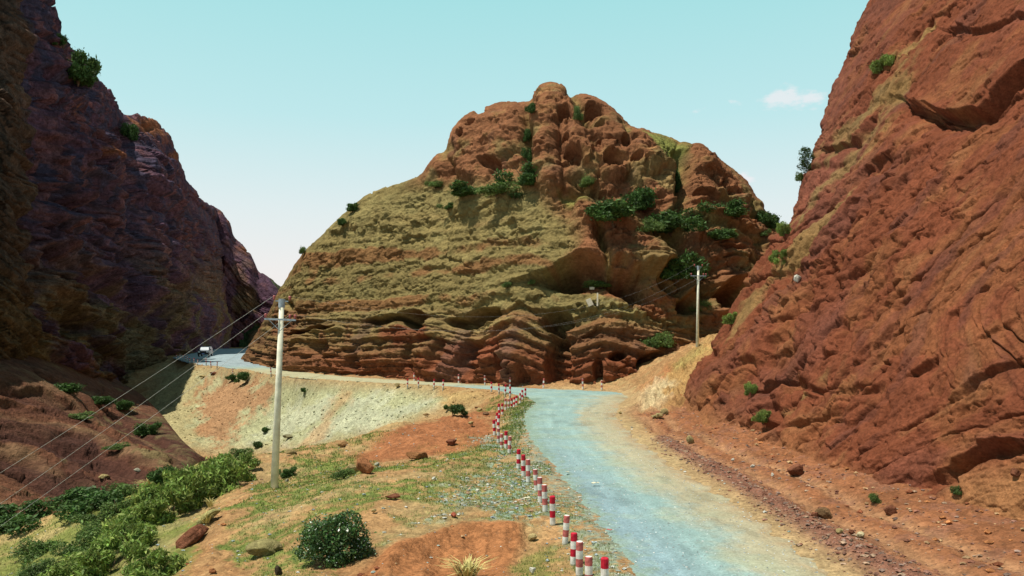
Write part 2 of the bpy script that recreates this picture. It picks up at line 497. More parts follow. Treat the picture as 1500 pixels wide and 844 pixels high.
sc = np.empty_like(col); sc[:] = (.375, .375, .215)
sc = lerp3(sc, (.42, .43, .29), reg([(380, 640), (560, 640), (640, 590), (560, 575), (440, 590)], 15, 40))
sc = lerp3(sc, (.42, .30, .13), reg([(640, 560), (760, 560), (730, 605), (650, 602)], 12, 14))
sc = lerp3(sc, (.36, .31, .16), reg([(210, 540), (300, 530), (290, 660), (250, 665), (190, 600)], 12, 30))
sc = lerp3(sc, (.36, .18, .09), reg([(298, 564), (330, 550), (405, 560), (392, 588), (355, 618), (325, 655), (305, 645), (288, 600)], 10, 22) * .85)
sc = lerp3(sc, (.42, .24, .11), reg([(500, 572), (530, 566), (470, 640), (440, 655)], 5, 8) * .6)
col = col * (1 - scree[..., None]) + sc * scree[..., None]
bk = np.empty_like(col); bk[:] = (.40, .24, .095)
bk = lerp3(bk, (.38, .13, .055), reg([(920, 575), (1000, 500), (1030, 500), (960, 560), (930, 580)], 6, 14) * .9)
bk = lerp3(bk, (.30, .27, .09), reg([(980, 525), (1030, 500), (1040, 510), (990, 545)], 6, 10) * .6)
bk = lerp3(bk, (.52, .42, .25), reg([(925, 585), (960, 560), (985, 560), (960, 600), (920, 605)], 6, 14) * .8)
col = col * (1 - bank[..., None]) + bk * bank[..., None]
# road verge and dirt beside the cliff
col = lerp3(col, (.34, .27, .13), smooth(.0, .5, -nz1 + .3 * nz2) * .5 * (1 - scree) * (1 - bank) * (1 - redm) * (1 - cut))
vr = smooth(7.2, 8.2, X_) * smooth(62, 50, D_)
col = lerp3(col, (.27, .112, .052), vr * (1 - bank))
col = lerp3(col, (.38, .21, .11), vr * track * .7)
col = lerp3(col, (.22, .105, .075), np.clip(wind * 1.3 + .5 * vr * smooth(.15, .4, nz2), 0, 1) * (1 - bank) * .8)
nr = smooth(-2.0, -.2, rsd)
rdcol = np.array((.33, .34, .27), np.float32)
col = lerp3(col, (.40, .30, .16), nr * .7 * (X_ > 3) * (1 - wind))
col = lerp3(col, (.25, .31, .24), smooth(-1.7, -.1, rsd + .5 * nz2) * .85 * smooth(-.5, .2, nz2 + nz3) * (X_ < 3) * (D_ < 64))
col = lerp3(col, (.16, .10, .06), smooth(.45, .7, nz3 + .3 * nz2) * .35)
ground = raw_mesh('ground', np.stack([X_, Y_, Z_], -1), grid_faces(*X_.shape)[:, ::-1], M_GROUND, np.clip(col, .01, .7))
tag(ground, 'orange and yellowish bare earth with grassy patches falling into a ravine', kind='structure')
GV = np.stack([X_, Y_, Z_], -1)

# ------------------------------------------------------------------ road sheet
def resample(pts, n):
    pts = np.array(pts, float); s = np.r_[0, np.cumsum(np.hypot(*np.diff(pts, axis=0).T))]
    k = np.arange(len(pts)); t = np.linspace(0, len(pts) - 1, n)
    return np.stack([np.interp(t, k, pts[:, 0]), np.interp(t, k, pts[:, 1])], 1)


nr_, nc_ = 1400, 90
ri = resample(ROAD_IN, nr_); ro = resample(ROAD_OUT, nr_)
for A in (ri, ro):
    for _ in range(60):
        B = np.pad(A, ((1, 1), (0, 0)), mode='edge'); A[:] = (B[:-2] + 2 * B[1:-1] + B[2:]) / 4
w = np.linspace(-.06, 1.06, nc_)
RX = ri[:, None, 0] * (1 - w) + ro[:, None, 0] * w; RY = ri[:, None, 1] * (1 - w) + ro[:, None, 1] * w
edge = np.minimum(w + .06, 1.06 - w)[None, :] + 0 * RX
wid = np.hypot(ro[:, 0] - ri[:, 0], ro[:, 1] - ri[:, 1])[:, None]
em = edge * wid + .45 * fbm(RX, RY, 0 * RX, .9, 4, .65, 3.)
RZ = -.16 + .17 * smooth(0, .55, em) + .03 * fbm(RX, RY, 0 * RX, .5, 3, .5, 6.) - .015
for off_ in (.30, .42, .62, .76): RZ = RZ - .012 * np.exp(-((w[None, :] - off_ + .02 * fbm(0 * RX, RY, 0 * RX, .08, 2, .5, 8. + off_)) / .03) ** 2)
n1 = fbm(RX, RY, 0 * RX, .35, 4, .6, 8.); n2 = fbm(RX, RY, 0 * RX, 2.5, 3, .6, 18.)
rc = np.empty(RX.shape + (3,), np.float32); rc[:] = (.235, .345, .332)
rc = lerp3(rc, (.205, .295, .345), smooth(.55, .1, w)[None, :] * smooth(50, 20, RY) * .8 + 0 * RX)
rpx, rpy = proj(np.stack([RX, RY, RZ], -1))
tanm = smooth(.38, .78, w[None, :] + .16 * n1 + .08 * n2) * (1 - smooth(66, 71, RY))
tanm = np.maximum(tanm, smooth(-4, 8, RY * 0 + poly_sd(rpx, rpy, [(835, 600), (900, 588), (960, 600), (960, 650), (900, 640), (850, 625)]) + 12 * n1) * .95)
rc = lerp3(rc, (.38, .325, .205), tanm * .85)
rc = lerp3(rc, (.36, .25, .14), smooth(.8, 1.0, w[None, :] + .25 * n1) * (1 - smooth(68, 72, RY)) * .8)
rc = lerp3(rc, (.29, .37, .28), smooth(.0, .5, n1) * .4)
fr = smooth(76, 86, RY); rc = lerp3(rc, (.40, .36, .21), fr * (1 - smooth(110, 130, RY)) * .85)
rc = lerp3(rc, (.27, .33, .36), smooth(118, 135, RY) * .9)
rc = lerp3(rc, (.20, .27, .20), smooth(.14, 0, w[None, :] + .12 * n2) * (RY < 66) * .7)
for off_ in (.22, .40, .56, .72):                                    # pale dust in the wheel tracks
    tr = np.exp(-((w[None, :] - off_ + .03 * fbm(0 * RX, RY, 0 * RX, .06, 2, .5, 8. + off_)) / .035) ** 2) * smooth(-.3, .3, fbm(RX, RY, 0 * RX, .25, 3, .6, 40. + off_))
    rc = rc * (1 + .14 * tr[..., None])
rc = rc * (1 - .16 * smooth(.2, .55, fbm(RX * 1.0, RY * .4, 0 * RX, .6, 4, .6, 71.))[..., None])
streak = fbm(w[None, :] * 60 + 0 * RX, RY * .12, 0 * RX, 1., 2, .5, 9.)
rc = rc * (1 + .06 * streak[..., None])
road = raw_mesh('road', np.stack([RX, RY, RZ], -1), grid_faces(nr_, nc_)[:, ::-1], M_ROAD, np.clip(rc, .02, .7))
tag(road, 'pale bluish gravel road bending around the foot of the layered hill', kind='structure')
RV = np.stack([RX, RY, RZ], -1)

# ------------------------------------------------------------------ stamps for the rock faces
def ell(px, py, cx, cy, rx, ry, ang=0):
    a = math.radians(ang); x = px - cx; y = py - cy
    u = (x * math.cos(a) + y * math.sin(a)) / rx; v = (-x * math.sin(a) + y * math.cos(a)) / ry
    return np.sqrt(u * u + v * v)


def bump_caps(px, py, pts, r):
    d = line_d(px, py, pts) / r
    return np.sqrt(np.clip(1 - d * d, 0, 1))


def surface(name, V, disp_fn, mat, kind, label, blur=6):
    Vb = np.stack([box_blur(V[..., i], 3) for i in range(3)], -1) if blur else V
    n = grid_normals(V)
    n = np.stack([box_blur(n[..., i], blur) for i in range(3)], -1); n /= np.linalg.norm(n, axis=-1, keepdims=True) + 1e-9
    px, py = proj(V)
    flip = np.sum(n * (np.array([0, 0, CAMZ]) - V), -1, keepdims=True)
    if np.median(flip) < 0: n = -n
    disp, colr = disp_fn(V, n, px, py)
    W = V + n * disp[..., None]
    o = raw_mesh(name, W, grid_faces(*V.shape[:2])[:, ::-1], mat, np.clip(colr, .004, .7))
    tag(o, label, kind=kind)
    return o, W


# ------------------------------------------------------------------ the layered hill in the middle
B_TOP = [(340, 532), (355, 526), (372, 495), (395, 455), (408, 425), (430, 390), (450, 365), (490, 330), (515, 303), (540, 285), (575, 268), (610, 258), (625, 252), (640, 230), (655, 221), (660, 208),
         (668, 190), (690, 170), (715, 162), (740, 152), (770, 148), (783, 140), (790, 128), (805, 124), (822, 130), (832, 142), (845, 140), (870, 150), (895, 165), (912, 186), (925, 192), (945, 193),
         (975, 201), (1000, 214), (1010, 223), (1022, 220), (1040, 232), (1070, 255), (1090, 270), (1105, 290), (1120, 310), (1140, 330), (1180, 352), (1230, 400), (1290, 480), (1330, 520)]
B_DB = [(330, 180), (345, 172), (372, 142), (400, 124), (420, 116), (480, 102.5), (540, 96), (600, 91.5), (660, 87.5), (700, 84.5), (750, 80.5), (800, 79), (860, 77.5), (900, 76.5), (950, 76.5), (1000, 78),
        (1100, 81), (1340, 88)]
bpx = np.linspace(340, 1330, 860); t1 = np.linspace(-.06, 1, 520); t2 = np.linspace(0, 1, 60)[1:]
ytop = soft(bpx, B_TOP, 3, 2); db = soft(bpx, B_DB, 10, 8)
ybase = HY + (CAMZ + .6) * F / db
ytop = np.minimum(ytop, ybase - 2)
rise = np.maximum((HY - ytop) / F * (db + 18) + CAMZ, 1)
run = .62 * rise + 3
T, PX = np.meshgrid(t1, bpx, indexing='ij')
g = .62 * smooth(.06, 1.6, T) * 2 * .55 + .30 * (1 - np.sqrt(np.clip(1 - np.clip(T, 0, 1) ** 2, 0, 1))) + .12 * np.clip(T - .1, 0, 1)
Dp = db + run * g; PY = ybase + (ytop - ybase) * T
V1 = np.stack([(PX - CX) / F * Dp, Dp, CAMZ + (HY - PY) / F * Dp], -1)
last = V1[-1]
back = []
for t in t2:
    b = last.copy(); dd = (25 + 1.3 * rise) * t
    b[:, 1] += dd; b[:, 0] *= (1 + .0 * t); b[:, 2] = last[:, 2] + (-3 - last[:, 2]) * (t ** 2.0) - .25 * rise * t * (1 - t) * 0
    back.append(b)
VB = np.concatenate([V1, np.array(back)], 0)
NB1 = len(t1)


def butte_fn(V, n, px, py):
    x, y, z = V[..., 0], V[..., 1], V[..., 2]
    front = np.ones_like(x); front[NB1:] = np.linspace(1, 0, V.shape[0] - NB1)[:, None] ** 2
    # nominal picture position of each vertex (rows behind the crest keep the crest's)
    qy = py.copy(); qy[NB1:] = py[NB1 - 1]; qx = px.copy(); qx[NB1:] = px[NB1 - 1]
    fold = interp(qx, [(340, 34), (400, 30), (480, 15), (560, 0), (640, -6), (690, 8), (755, -26), (830, 14), (890, -14), (960, 8), (1030, 26), (1100, 30), (1300, 30)]) if False else soft(qx, [(330, 34), (400, 30), (480, 15), (560, 0), (640, -6), (690, 8), (755, -26), (830, 14), (890, -14), (960, 8), (1030, 26), (1100, 30), (1350, 30)], 5, 14)
    fold = fold * smooth(300, 450, qy) * .05
    w = z + fold + .05 * x * smooth(300, 420, qy) + .7 * fbm(x, y, z, .06, 2, .5, 5.)
    upper = smooth(-18, 18, poly_sd(qx, qy, [(600, 262), (640, 262), (700, 272), (760, 262), (800, 280), (850, 330), (835, 390), (880, 410), (960, 430), (1040, 480), (1400, 520), (1400, 60), (600, 60)]) + 12 * fbm(x, y, z, .15, 3, .5, 8.))
    low = smooth(430, 475, qy + 20 * fbm(x, y, z, .08, 3, .5, 2.) - 25 * smooth(760, 860, qx)) * (1 - upper)
    mid = (1 - upper) * (1 - low)
    d = np.zeros_like(x)
    # big irregularity
    d += 1.0 * fbm(x, y, z, .045, 3, .5, 1.)
    # bedding ledges: noise squeezed along the beds, hardened into steps
    L1 = noise(x * .035, y * .035, w * .33 + 7); L2 = noise(x * .05, y * .05, w * .85 + 3); L3 = noise(x * .12, y * .12, w * 2.0 + 9)
    step = np.tanh(L1 * 6) * .85 + np.tanh(L2 * 5) * .30 * smooth(-.2, .2, noise(x * .06, y * .06, z * .1 + 9)) + np.tanh(L3 * 4) * .10
    d += step * (low * .30 + mid * .14 + upper * (.26 + .3 * smooth(250, 340, qy)))
    # knobs and fluted columns of the top
    cols = [([(664, 206), (700, 190), (722, 180)], 24, 2.2), ([(628, 248), (640, 236)], 16, 1.6), ([(690, 240), (728, 208)], 25, 2.2), ([(735, 168), (768, 200)], 22, 1.6), ([(805, 138), (803, 168)], 21, 2.2),
            ([(790, 178), (792, 215), (806, 260)], 21, 2.4), ([(832, 172), (862, 235)], 21, 2.0), ([(845, 246), (850, 258)], 20, 1.8), ([(868, 157), (902, 190)], 20, 1.8), ([(882, 202), (898, 246)], 20, 1.9),
            ([(916, 214), (961, 262), (985, 300)], 25, 2.1), ([(938, 204), (960, 220)], 14, 1.0), ([(1018, 230), (1037, 288)], 24, 2.6), ([(1048, 248), (1096, 300)], 20, 2.0),
            ([(1018, 328), (1067, 368), (1082, 410)], 29, 2.6), ([(1056, 320), (1108, 346)], 19, 1.8), ([(866, 312), (863, 370)], 23, 2.4), ([(908, 330), (954, 368), (986, 410)], 27, 2.3), ([(885, 354), (912, 392)], 22, 1.8),
            ([(836, 368), (846, 380)], 16, 1.2), ([(640, 262), (660, 268)], 14, .8), ([(1060, 410), (1064, 440)], 22, 1.6), ([(1110, 360), (1120, 400)], 22, 1.6), ([(960, 440), (1010, 470)], 16, 1.4), ([(740, 270), (800, 282)], 10, .6)]
    wx = qx + 7 * fbm(x, y, z, .16, 3, .55, 20.); wy = qy + 7 * fbm(x, y, z, .16, 3, .55, 26.)
    kn = np.zeros_like(x)
    for pts, r, h in cols:
        r *= 1.22; kn = np.maximum(kn, h * bump_caps(wx, wy, pts, r))
    d += upper * (kn * .85 - .25) * front
    # honeycomb pits of the top
    pit = np.maximum(0, noise(x * .33 + 4, y * .33, z * .42) - .18) * 2.2 + np.maximum(0, noise(x * .7 + 14, y * .7, z * .8) - .25) * 1.1
    d -= upper * pit * .75 * front * smooth(0, 1, (qy - np.interp(qx, bpx, ytop)) / 14)
    # hand-placed caves and undercuts  (px, py, rx, ry, depth, angle)
    caves = [(679, 201, 8, 7, 2.2, 0), (695, 184, 10, 6, 2.2, -10), (704, 170, 9, 4, 1.6, -10), (870, 177, 13, 8, 2.6, 10), (828, 182, 13, 9, 1.8, 20), (842, 234, 17, 11, 2.0, 20), (878, 219, 5, 4, 1.5, 0),
             (828, 213, 6, 4, 1.6, 0), (897, 245, 13, 9, 1.8, 10), (931, 245, 9, 6, 1.5, 0), (910, 223, 9, 6, 1.6, 20), (877, 199, 6, 4, 1.5, 0), (720, 241, 13, 7, 1.5, 0), (861, 157, 6, 4, 1.3, 0), (1030, 292, 16, 6, 1.2, 15),
             (1062, 372, 20, 4, 1.4, 12), (1075, 392, 24, 3, 1.0, 10), (1050, 352, 18, 3, 1.0, 25),
             (562, 466, 30, 5, 3.0, -6), (606, 468, 20, 15, 3.2, 10), (700, 466, 30, 12, 3.4, -22), (668, 472, 14, 8, 2.0, 0), (460, 483, 30, 4, 1.6, -12), (845, 402, 46, 15, 3.4, -8), (835, 412, 22, 12, 2.0, 0),
             (925, 425, 36, 18, 3.6, 22), (985, 415, 26, 14, 3.0, 30), (905, 410, 16, 20, 1.6, 0), (1076, 438, 24, 24, 4.5, -20), (470, 512, 16, 12, 1.0, 0), (607, 525, 9, 26, 1.0, 0), (690, 525, 14, 28, 1.2, 0),
             (812, 470, 24, 20, 2.8, 0), (820, 532, 18, 46, 2.2, 0), (905, 524, 12, 7, 2.0, 0), (908, 566, 16, 9, 1.6, 0), (950, 532, 22, 12, 1.8, -30), (768, 550, 7, 18, 1.0, 0), (1010, 447, 16, 12, 2.2, 0),
             (650, 522, 8, 20, 1.0, 0), (735, 528, 9, 24, 1.2, 0), (880, 545, 8, 18, 1.2, 0), (520, 530, 10, 14, 1.0, 0), (430, 450, 10, 6, .8, 30)]
    for cx, cy, rx, ry, h, a in caves:
        e = ell(qx + 5 * noise(x * .3, y * .3, z * .3), qy + 5 * noise(x * .3 + 9, y * .3, z * .3), cx, cy, rx, ry, a)
        d -= (1.3 if cy > 396 else 1.2) * h * smooth(1.12, .78, e)
    # gullies
    gul = [([(779, 150), (774, 180), (775, 215), (772, 255)], 7, 2.2), ([(840, 145), (848, 170), (860, 200)], 6, 1.6), ([(995, 225), (994, 255), (996, 305)], 8, 3.0), ([(850, 262), (880, 300), (940, 325), (985, 345)], 14, 1.6),
           ([(985, 350), (1000, 390), (1040, 430)], 14, 2.6), ([(905, 190), (915, 210)], 6, 1.0), ([(880, 340), (895, 400)], 5, 1.4), ([(1100, 300), (1120, 340)], 6, 1.5), ([(662, 214), (646, 226)], 6, 1.0), ([(985, 320), (1060, 345), (1110, 360)], 10, 1.3)]
    gm = np.zeros_like(x)
    for pts, r, h in gul:
        gg = np.exp(-(line_d(wx, wy, pts) / r) ** 2); d -= gg * h * .9; gm = np.maximum(gm, gg)
    # buttress, wavy ledge rims in the lower middle
    d += low * (1.3 * np.exp(-((qx - 757) / 20) ** 2) * smooth(420, 450, qy) + 1.0 * np.exp(-((qx - 890) / 26) ** 2) + .9 * np.exp(-((qx - 640) / 14) ** 2))
    d += low * ridged(x * 1.0, y, z * .12, .16, 3, .5, 33.) * .6 * smooth(480, 520, qy)
    # cracks and blocky flakes of the middle slope
    ju = fbm(x, y, z, .5, 3, .55, 81.); jv = fbm(x, y, z, .5, 3, .55, 87.)
    rough_ = smooth(-.25, .25, noise(x * .09, y * .09, z * .13 + 5))
    d += mid * (.26 * blocks(x * .16 + ju * .5, w * .34 + jv * .5, 3, 1.2, .5) + .20 * blocks(x * .42 + ju * .6, w * .85 + jv * .6, 9, 1.2, .7, .12) * rough_)
    fine = np.tanh(5 * noise(x * .012, y * .012, w * 1.25 + 50)); d += (low * .20 + mid * .10) * fine + low * .12 * np.tanh(5 * noise(x * .03, y * .03, w * 2.8 + 60))
    d += low * (.20 * blocks(x * .14 + ju * .4, w * .40 + jv * .4, 13, 1.0, .4) + .22 * blocks(x * .5 + ju * .4, w * 1.1 + jv * .4, 19, 1.0, .5))
    d += upper * (.30 * blocks(x * .2 + ju * .5, w * .5 + jv * .5, 23, 1.4, .4) + .12 * blocks(x * .6 + ju * .5, w * 1.3 + jv * .5, 29, 1.2, .4))
    d += upper * smooth(265, 325, qy) * (.34 * np.tanh(5 * noise(x * .04, y * .04, w * .9 + 5)) + .16 * np.tanh(5 * noise(x * .08, y * .08, w * 2.2 + 15)))
    lx = qx + 5 * ju; ly = qy + 5 * jv
    for pts, r, h in [([(700, 480), (740, 452), (757, 441), (790, 453), (830, 465), (870, 453), (900, 456), (950, 463), (985, 472)], 9, 1.5), ([(690, 512), (730, 482), (757, 469), (800, 491), (850, 494), (880, 480), (930, 489), (975, 502)], 10, 1.5),
                      ([(480, 522), (540, 494), (600, 499), (650, 490), (700, 500)], 8, 1.0), ([(440, 502), (500, 480), (560, 469)], 7, .9), ([(795, 399), (840, 386), (870, 396), (905, 401), (940, 399), (985, 413), (1010, 431)], 24, 2.8),
                      ([(620, 352), (680, 346), (740, 353)], 5, .6), ([(530, 397), (600, 386), (680, 396), (760, 386)], 6, .7), ([(560, 332), (640, 321)], 5, .5), ([(650, 306), (700, 312), (760, 300)], 5, .6), ([(440, 430), (500, 405), (540, 402)], 5, .6),
                      ([(860, 520), (900, 510), (960, 522)], 7, 1.0), ([(720, 395), (780, 372), (830, 380)], 5, .6), ([(545, 470), (590, 458), (640, 462)], 9, 1.2), ([(1010, 372), (1060, 368), (1095, 380)], 5, .8), ([(1015, 398), (1060, 392), (1100, 405)], 5, .8), ([(1020, 350), (1050, 345)], 4, .6),
                      ([(1000, 262), (1030, 258)], 4, .6), ([(1020, 300), (1060, 290), (1090, 300)], 5, .7), ([(1060, 335), (1110, 335)], 5, .7), ([(400, 470), (450, 455), (500, 440)], 5, .6), ([(460, 545), (520, 535), (560, 537)], 5, .7)]:
        d += ledge(lx, ly, pts, r, h * (.58 if r < 20 else 1.0))
    d += .20 * fbm(x, y, z, .8, 4, .6, 12.) + .08 * fbm(x, y, z, 3.0, 2, .6, 13.)
    crest = smooth(0, 1, (qy - np.interp(qx, bpx, ytop)) / 26)
    d = d * (.30 + .70 * crest) + .25 * (1 - crest) * upper
    d = d * (front * .9 + .1)
    d = d * smooth(340, 400, qx + 20) * .9 + d * .1
    # colour
    v1 = fbm(x, y, z, .2, 4, .6, 61.); bed = noise(x * .03, y * .03, w * .45 + 2); bed2 = noise(x * .05, y * .05, w * 1.4 + 12)
    c = np.empty(x.shape + (3,), np.float32)
    c[:] = (.205, .158, .062)
    c = lerp3(c, (.24, .20, .082), smooth(-.1, .5, v1) * .6)
    c = lerp3(c, (.20, .085, .036), np.clip(smooth(.12, .42, bed + .35 * v1), 0, 1) * .75 * smooth(300, 360, qy))
    lc = np.empty_like(c); lc[:] = (.205, .098, .046)
    lc = lerp3(lc, (.23, .165, .068), smooth(-.3, .6, step * .5 + v1 + .6 * bed2) * smooth(545, 480, qy + 20 * v1))
    lc = lerp3(lc, (.13, .062, .034), smooth(.0, -.6, fine + .5 * v1) * .55)
    lc = lerp3(lc, (.215, .070, .033), smooth(505, 540, qy + 14 * v1 + 16 * bed) * .85 * smooth(400, 540, qx))
    c = c * (1 - low[..., None]) + lc * low[..., None]
    uc = np.empty_like(c); uc[:] = (.22, .095, .045)
    uc = lerp3(uc, (.27, .135, .058), smooth(0, .5, v1 + .5 * bed2))
    uc = lerp3(uc, (.20, .145, .06), smooth(-.05, .45, v1 + .002 * (qy - 330)) * .8)
    uc = lerp3(uc, (.21, .23, .06), smooth(-10, 6, poly_sd(qx, qy, [(945, 200), (970, 202), (1005, 222), (996, 246), (985, 240), (960, 220)]) + 8 * v1) * .9)
    uc = lerp3(uc, (.20, .21, .055), smooth(-8, 8, poly_sd(qx, qy, [(815, 280), (850, 282), (860, 300), (830, 300)]) + 8 * v1) * .8)
    uc = lerp3(uc, (.19, .18, .06), gm * .45)
    c = c * (1 - upper[..., None]) + uc * upper[..., None]
    # bare red rock where slabs fell away
    for cx, cy, rx, ry in [(925, 432, 70, 14), (850, 415, 40, 8), (960, 455, 40, 8), (600, 490, 50, 14), (690, 515, 50, 20)]:
        c = lerp3(c, (.22, .065, .032), smooth(1.2, .5, ell(qx, qy, cx, cy, rx, ry, 12 if cx > 800 else 0) + .5 * v1) * .7)
    c = lerp3(c, (.13, .075, .06), smooth(.25, .6, noise(x * .5, y * .5, z * .08 + 5) + .3 * v1) * .5 * (low + .5 * upper))
    return d, c


butte, BW = surface('rock_hill', VB, butte_fn, M_BUTTE, 'structure', 'layered tan and red sandstone hill with a knobbly pitted summit')

# ------------------------------------------------------------------ red cliff beside the road
C_SIL = [(-160, 1330), (-60, 1302), (0, 1274), (40, 1256), (80, 1243), (120, 1222), (150, 1211), (180, 1203), (192, 1206), (200, 1202), (230, 1192), (260, 1181), (290, 1170), (320, 1152), (350, 1133), (380, 1118),
         (420, 1096), (470, 1064), (500, 1046), (530, 1030), (570, 1012), (610, 995), (640, 985), (700, 985), (800, 985), (1000, 985), (1200, 985)]


def cliff_depth(px, py):
    a = (px - CX) / F; b = (HY - py) / F
    return 17.7 / np.maximum(a + .08 - b / 1.6, .12)


crow = np.concatenate([np.linspace(-150, 860, 760), np.linspace(860, 1300, 50)[1:]])
cu = np.linspace(0, 1, 640)
sil = np.interp(crow, *np.array(C_SIL, float).T)
U, R = np.meshgrid(cu, crow, indexing='ij'); U = U.T; R = R.T
S_ = sil[:, None] + 0 * U
PXc = S_ + (1720 - S_) * U ** 1.12
Dc = cliff_depth(PXc, R)
e = np.clip((PXc - S_) / 70, 0, 1)
Dc = Dc + 4.5 * (1 - np.sqrt(1 - (1 - e) ** 2)) * smooth(700, 560, R)
Vc = np.stack([(PXc - CX) / F * Dc, Dc, CAMZ + (HY - R) / F * Dc], -1)
bk_ = []
for t in np.linspace(0, 1, 50)[1:][::-1]:
    b = Vc[:, 0].copy(); b[:, 1] += 14 * t ** .9 * smooth(760, 600, crow); b[:, 0] += 26 * t ** 1.5; b[:, 2] -= 1.5 * t
    bk_.append(b)
NBK = len(bk_)
VC = np.concatenate([np.stack(bk_, 1), Vc], 1)


def cliff_fn(V, n, px, py):
    x, y, z = V[..., 0], V[..., 1], V[..., 2]
    qx = px.copy(); qx[:, :NBK] = px[:, NBK:NBK + 1]; qy = py.copy(); qy[:, :NBK] = py[:, NBK:NBK + 1]
    front = np.ones_like(x); front[:, :NBK] = np.linspace(.15, 1, NBK)
    sc_ = np.clip(V[..., 1], 15, 80) / F
    # bedding coordinate, in metres across the beds
    wA = -(.74 * (qx - 1200) + .67 * (qy - 500))
    wB = np.hypot(qx - 1500, (qy - 900) * 1.0) - 450
    s = smooth(430, 640, qy) * smooth(1050, 1250, qx)
    w = (wA * (1 - s) + wB * s) * .034
    al = (.67 * qx - .74 * qy) * .034          # along the beds
    wv = w + .9 * fbm(x, y, z, .12, 3, .5, 3.)
    d = .4 * fbm(x, y, z, .06, 2, .5, 41.)
    amp = smooth(-.25, .35, fbm(x, y, z, .09, 2, .5, 77.)) * .85 + .15
    calm = smooth(-30, 60, poly_sd(qx, qy, [(1500, 200), (1420, 330), (1330, 420), (1240, 500), (1330, 560), (1450, 560), (1720, 400), (1720, 150)]))
    amp = amp * (1 - .65 * calm)

    def saw(v, k):
        f = v - np.floor(v); return np.where(f < k, f / k, (1 - f) / (1 - k))
    s1 = saw(wv * .22 + .6 * noise(al * .05, w * .05, z * .1), .8); s2 = saw(wv * .62 + .8 * noise(al * .12, w * .2, 4 + 0 * z), .82); s3 = saw(wv * 1.7 + .9 * noise(al * .3, w * .3, 9 + 0 * z), .75)
    gate = smooth(-.15, .25, noise(al * .09, w * .5, 2 + 0 * z)); gate2 = smooth(-.1, .2, noise(al * .16 + 5, w * .9, 7 + 0 * z)); gate3 = smooth(-.1, .2, noise(al * .3 + 5, w * 1.3, 17 + 0 * z))
    d += amp * ((s1 - .5) * .46 * gate + (s2 - .5) * .36 * gate2 + (s3 - .5) * .20 * gate3)
    # steep rough fractured flank towards the far end
    flank = smooth(1330, 1130, qx - .25 * (qy - 300)) * smooth(650, 600, qy)
    fr_ = np.abs(noise(al * .28, w * .9, 3 + 0 * z)); d += flank * (-.40 * smooth(.12, 0, fr_) + np.tanh(5 * noise(al * .18 + 3, w * .55, z * 0)) * .16)
    jx0 = 8 * fbm(x, y, z, .35, 2, .5, 91.); jy0 = 8 * fbm(x, y, z, .35, 2, .5, 95.)
    # hand-placed overhangs: the rock above the line juts out, below is undercut
    for pts, r, h in [([(1500, 95), (1440, 160), (1405, 172), (1360, 158)], 26, 1.9), ([(1375, 175), (1350, 160), (1330, 150)], 16, 1.0), ([(1500, 25), (1450, 40), (1395, 45)], 14, .8), ([(1275, 178), (1245, 205), (1215, 215)], 13, 1.1), ([(1295, 232), (1278, 245)], 13, 1.3),
                      ([(1350, 215), (1312, 248)], 9, .8), ([(1262, 290), (1245, 320), (1225, 345)], 8, .8), ([(1310, 480), (1285, 505)], 8, .8), ([(1500, 648), (1450, 652), (1400, 676)], 16, 1.5), ([(1404, 690), (1408, 705)], 12, 1.1),
                      ([(1470, 760), (1410, 795)], 7, .5), ([(1500, 540), (1440, 560), (1400, 590)], 9, .7), ([(1370, 530), (1345, 545)], 10, .8), ([(1060, 610), (1030, 630)], 7, .7), ([(1190, 395), (1160, 430), (1140, 470)], 6, .6),
                      ([(1230, 420), (1200, 470)], 5, .5), ([(1120, 500), (1085, 560)], 5, .6), ([(1100, 570), (1075, 615)], 5, .5), ([(1500, 470), (1455, 500)], 7, .5), ([(1300, 640), (1262, 668)], 5, .4), ([(1170, 690), (1150, 700)], 6, .5)] + [(l_, 5, .42) for l_ in ([(1270, 250), (1240, 300)], [(1300, 300), (1268, 348)], [(1200, 440), (1176, 484)], [(1150, 520), (1118, 572)], [(1250, 560), (1222, 592)], [(1342, 500), (1316, 522)], [(1062, 540), (1040, 590)], [(1090, 480), (1062, 540)], [(1162, 600), (1128, 652)], [(1334, 590), (1288, 622)], [(1402, 430), (1368, 456)], [(1180, 350), (1150, 400)], [(1225, 250), (1205, 280)], [(1380, 600), (1330, 630)], [(1250, 650), (1215, 672)], [(1330, 700), (1300, 716)], [(1450, 590), (1400, 612)])]:
        jx = qx + jx0; jy = qy + jy0
        d += ledge(jx, jy, pts, r * .6, h * .72, .2)
    ju = fbm(x, y, z, .7, 3, .55, 81.); jv = fbm(x, y, z, .7, 3, .55, 87.)
    d += (1 - .6 * calm) * (.13 * blocks(al * .16 + ju * .4, wv * .42 + jv * .4, 3, 1.3, .3, .08) + .085 * blocks(al * .42 + ju * .4, wv * 1.05 + jv * .4, 9, 1.3, .5) * amp * 1.5) + .07 * blocks(al * 1.2 + ju * .5, wv * 2.8 + jv * .5, 15, 1.3, .5) * (.4 + amp)
    d += flank * .15 * blocks(al * .35 + ju * .3, wv * 1.5 + jv * .3, 33, 1.4, .6)
    jn = .25 * fbm(x, y, z, .5, 3, .5, 131.)
    ln1 = smooth(.05, 0, np.abs(noise(al * .045 + jn * .3, wv * .38 + jn, 31 + 0 * z))) * smooth(-.1, .2, noise(al * .08, w * .3, 37 + 0 * z)); ln2 = smooth(.06, 0, np.abs(noise(al * .10 + jn * .4, wv * .9 + jn, 41 + 0 * z))) * smooth(-.1, .15, noise(al * .12, w * .5, 47 + 0 * z))
    d += -.36 * ln1 - .20 * ln2
    stn = smooth(.15, .5, noise(al * .12, w * 1.5, 57 + 0 * z) + .4 * fbm(x, y, z, .4, 3, .6, 63.))
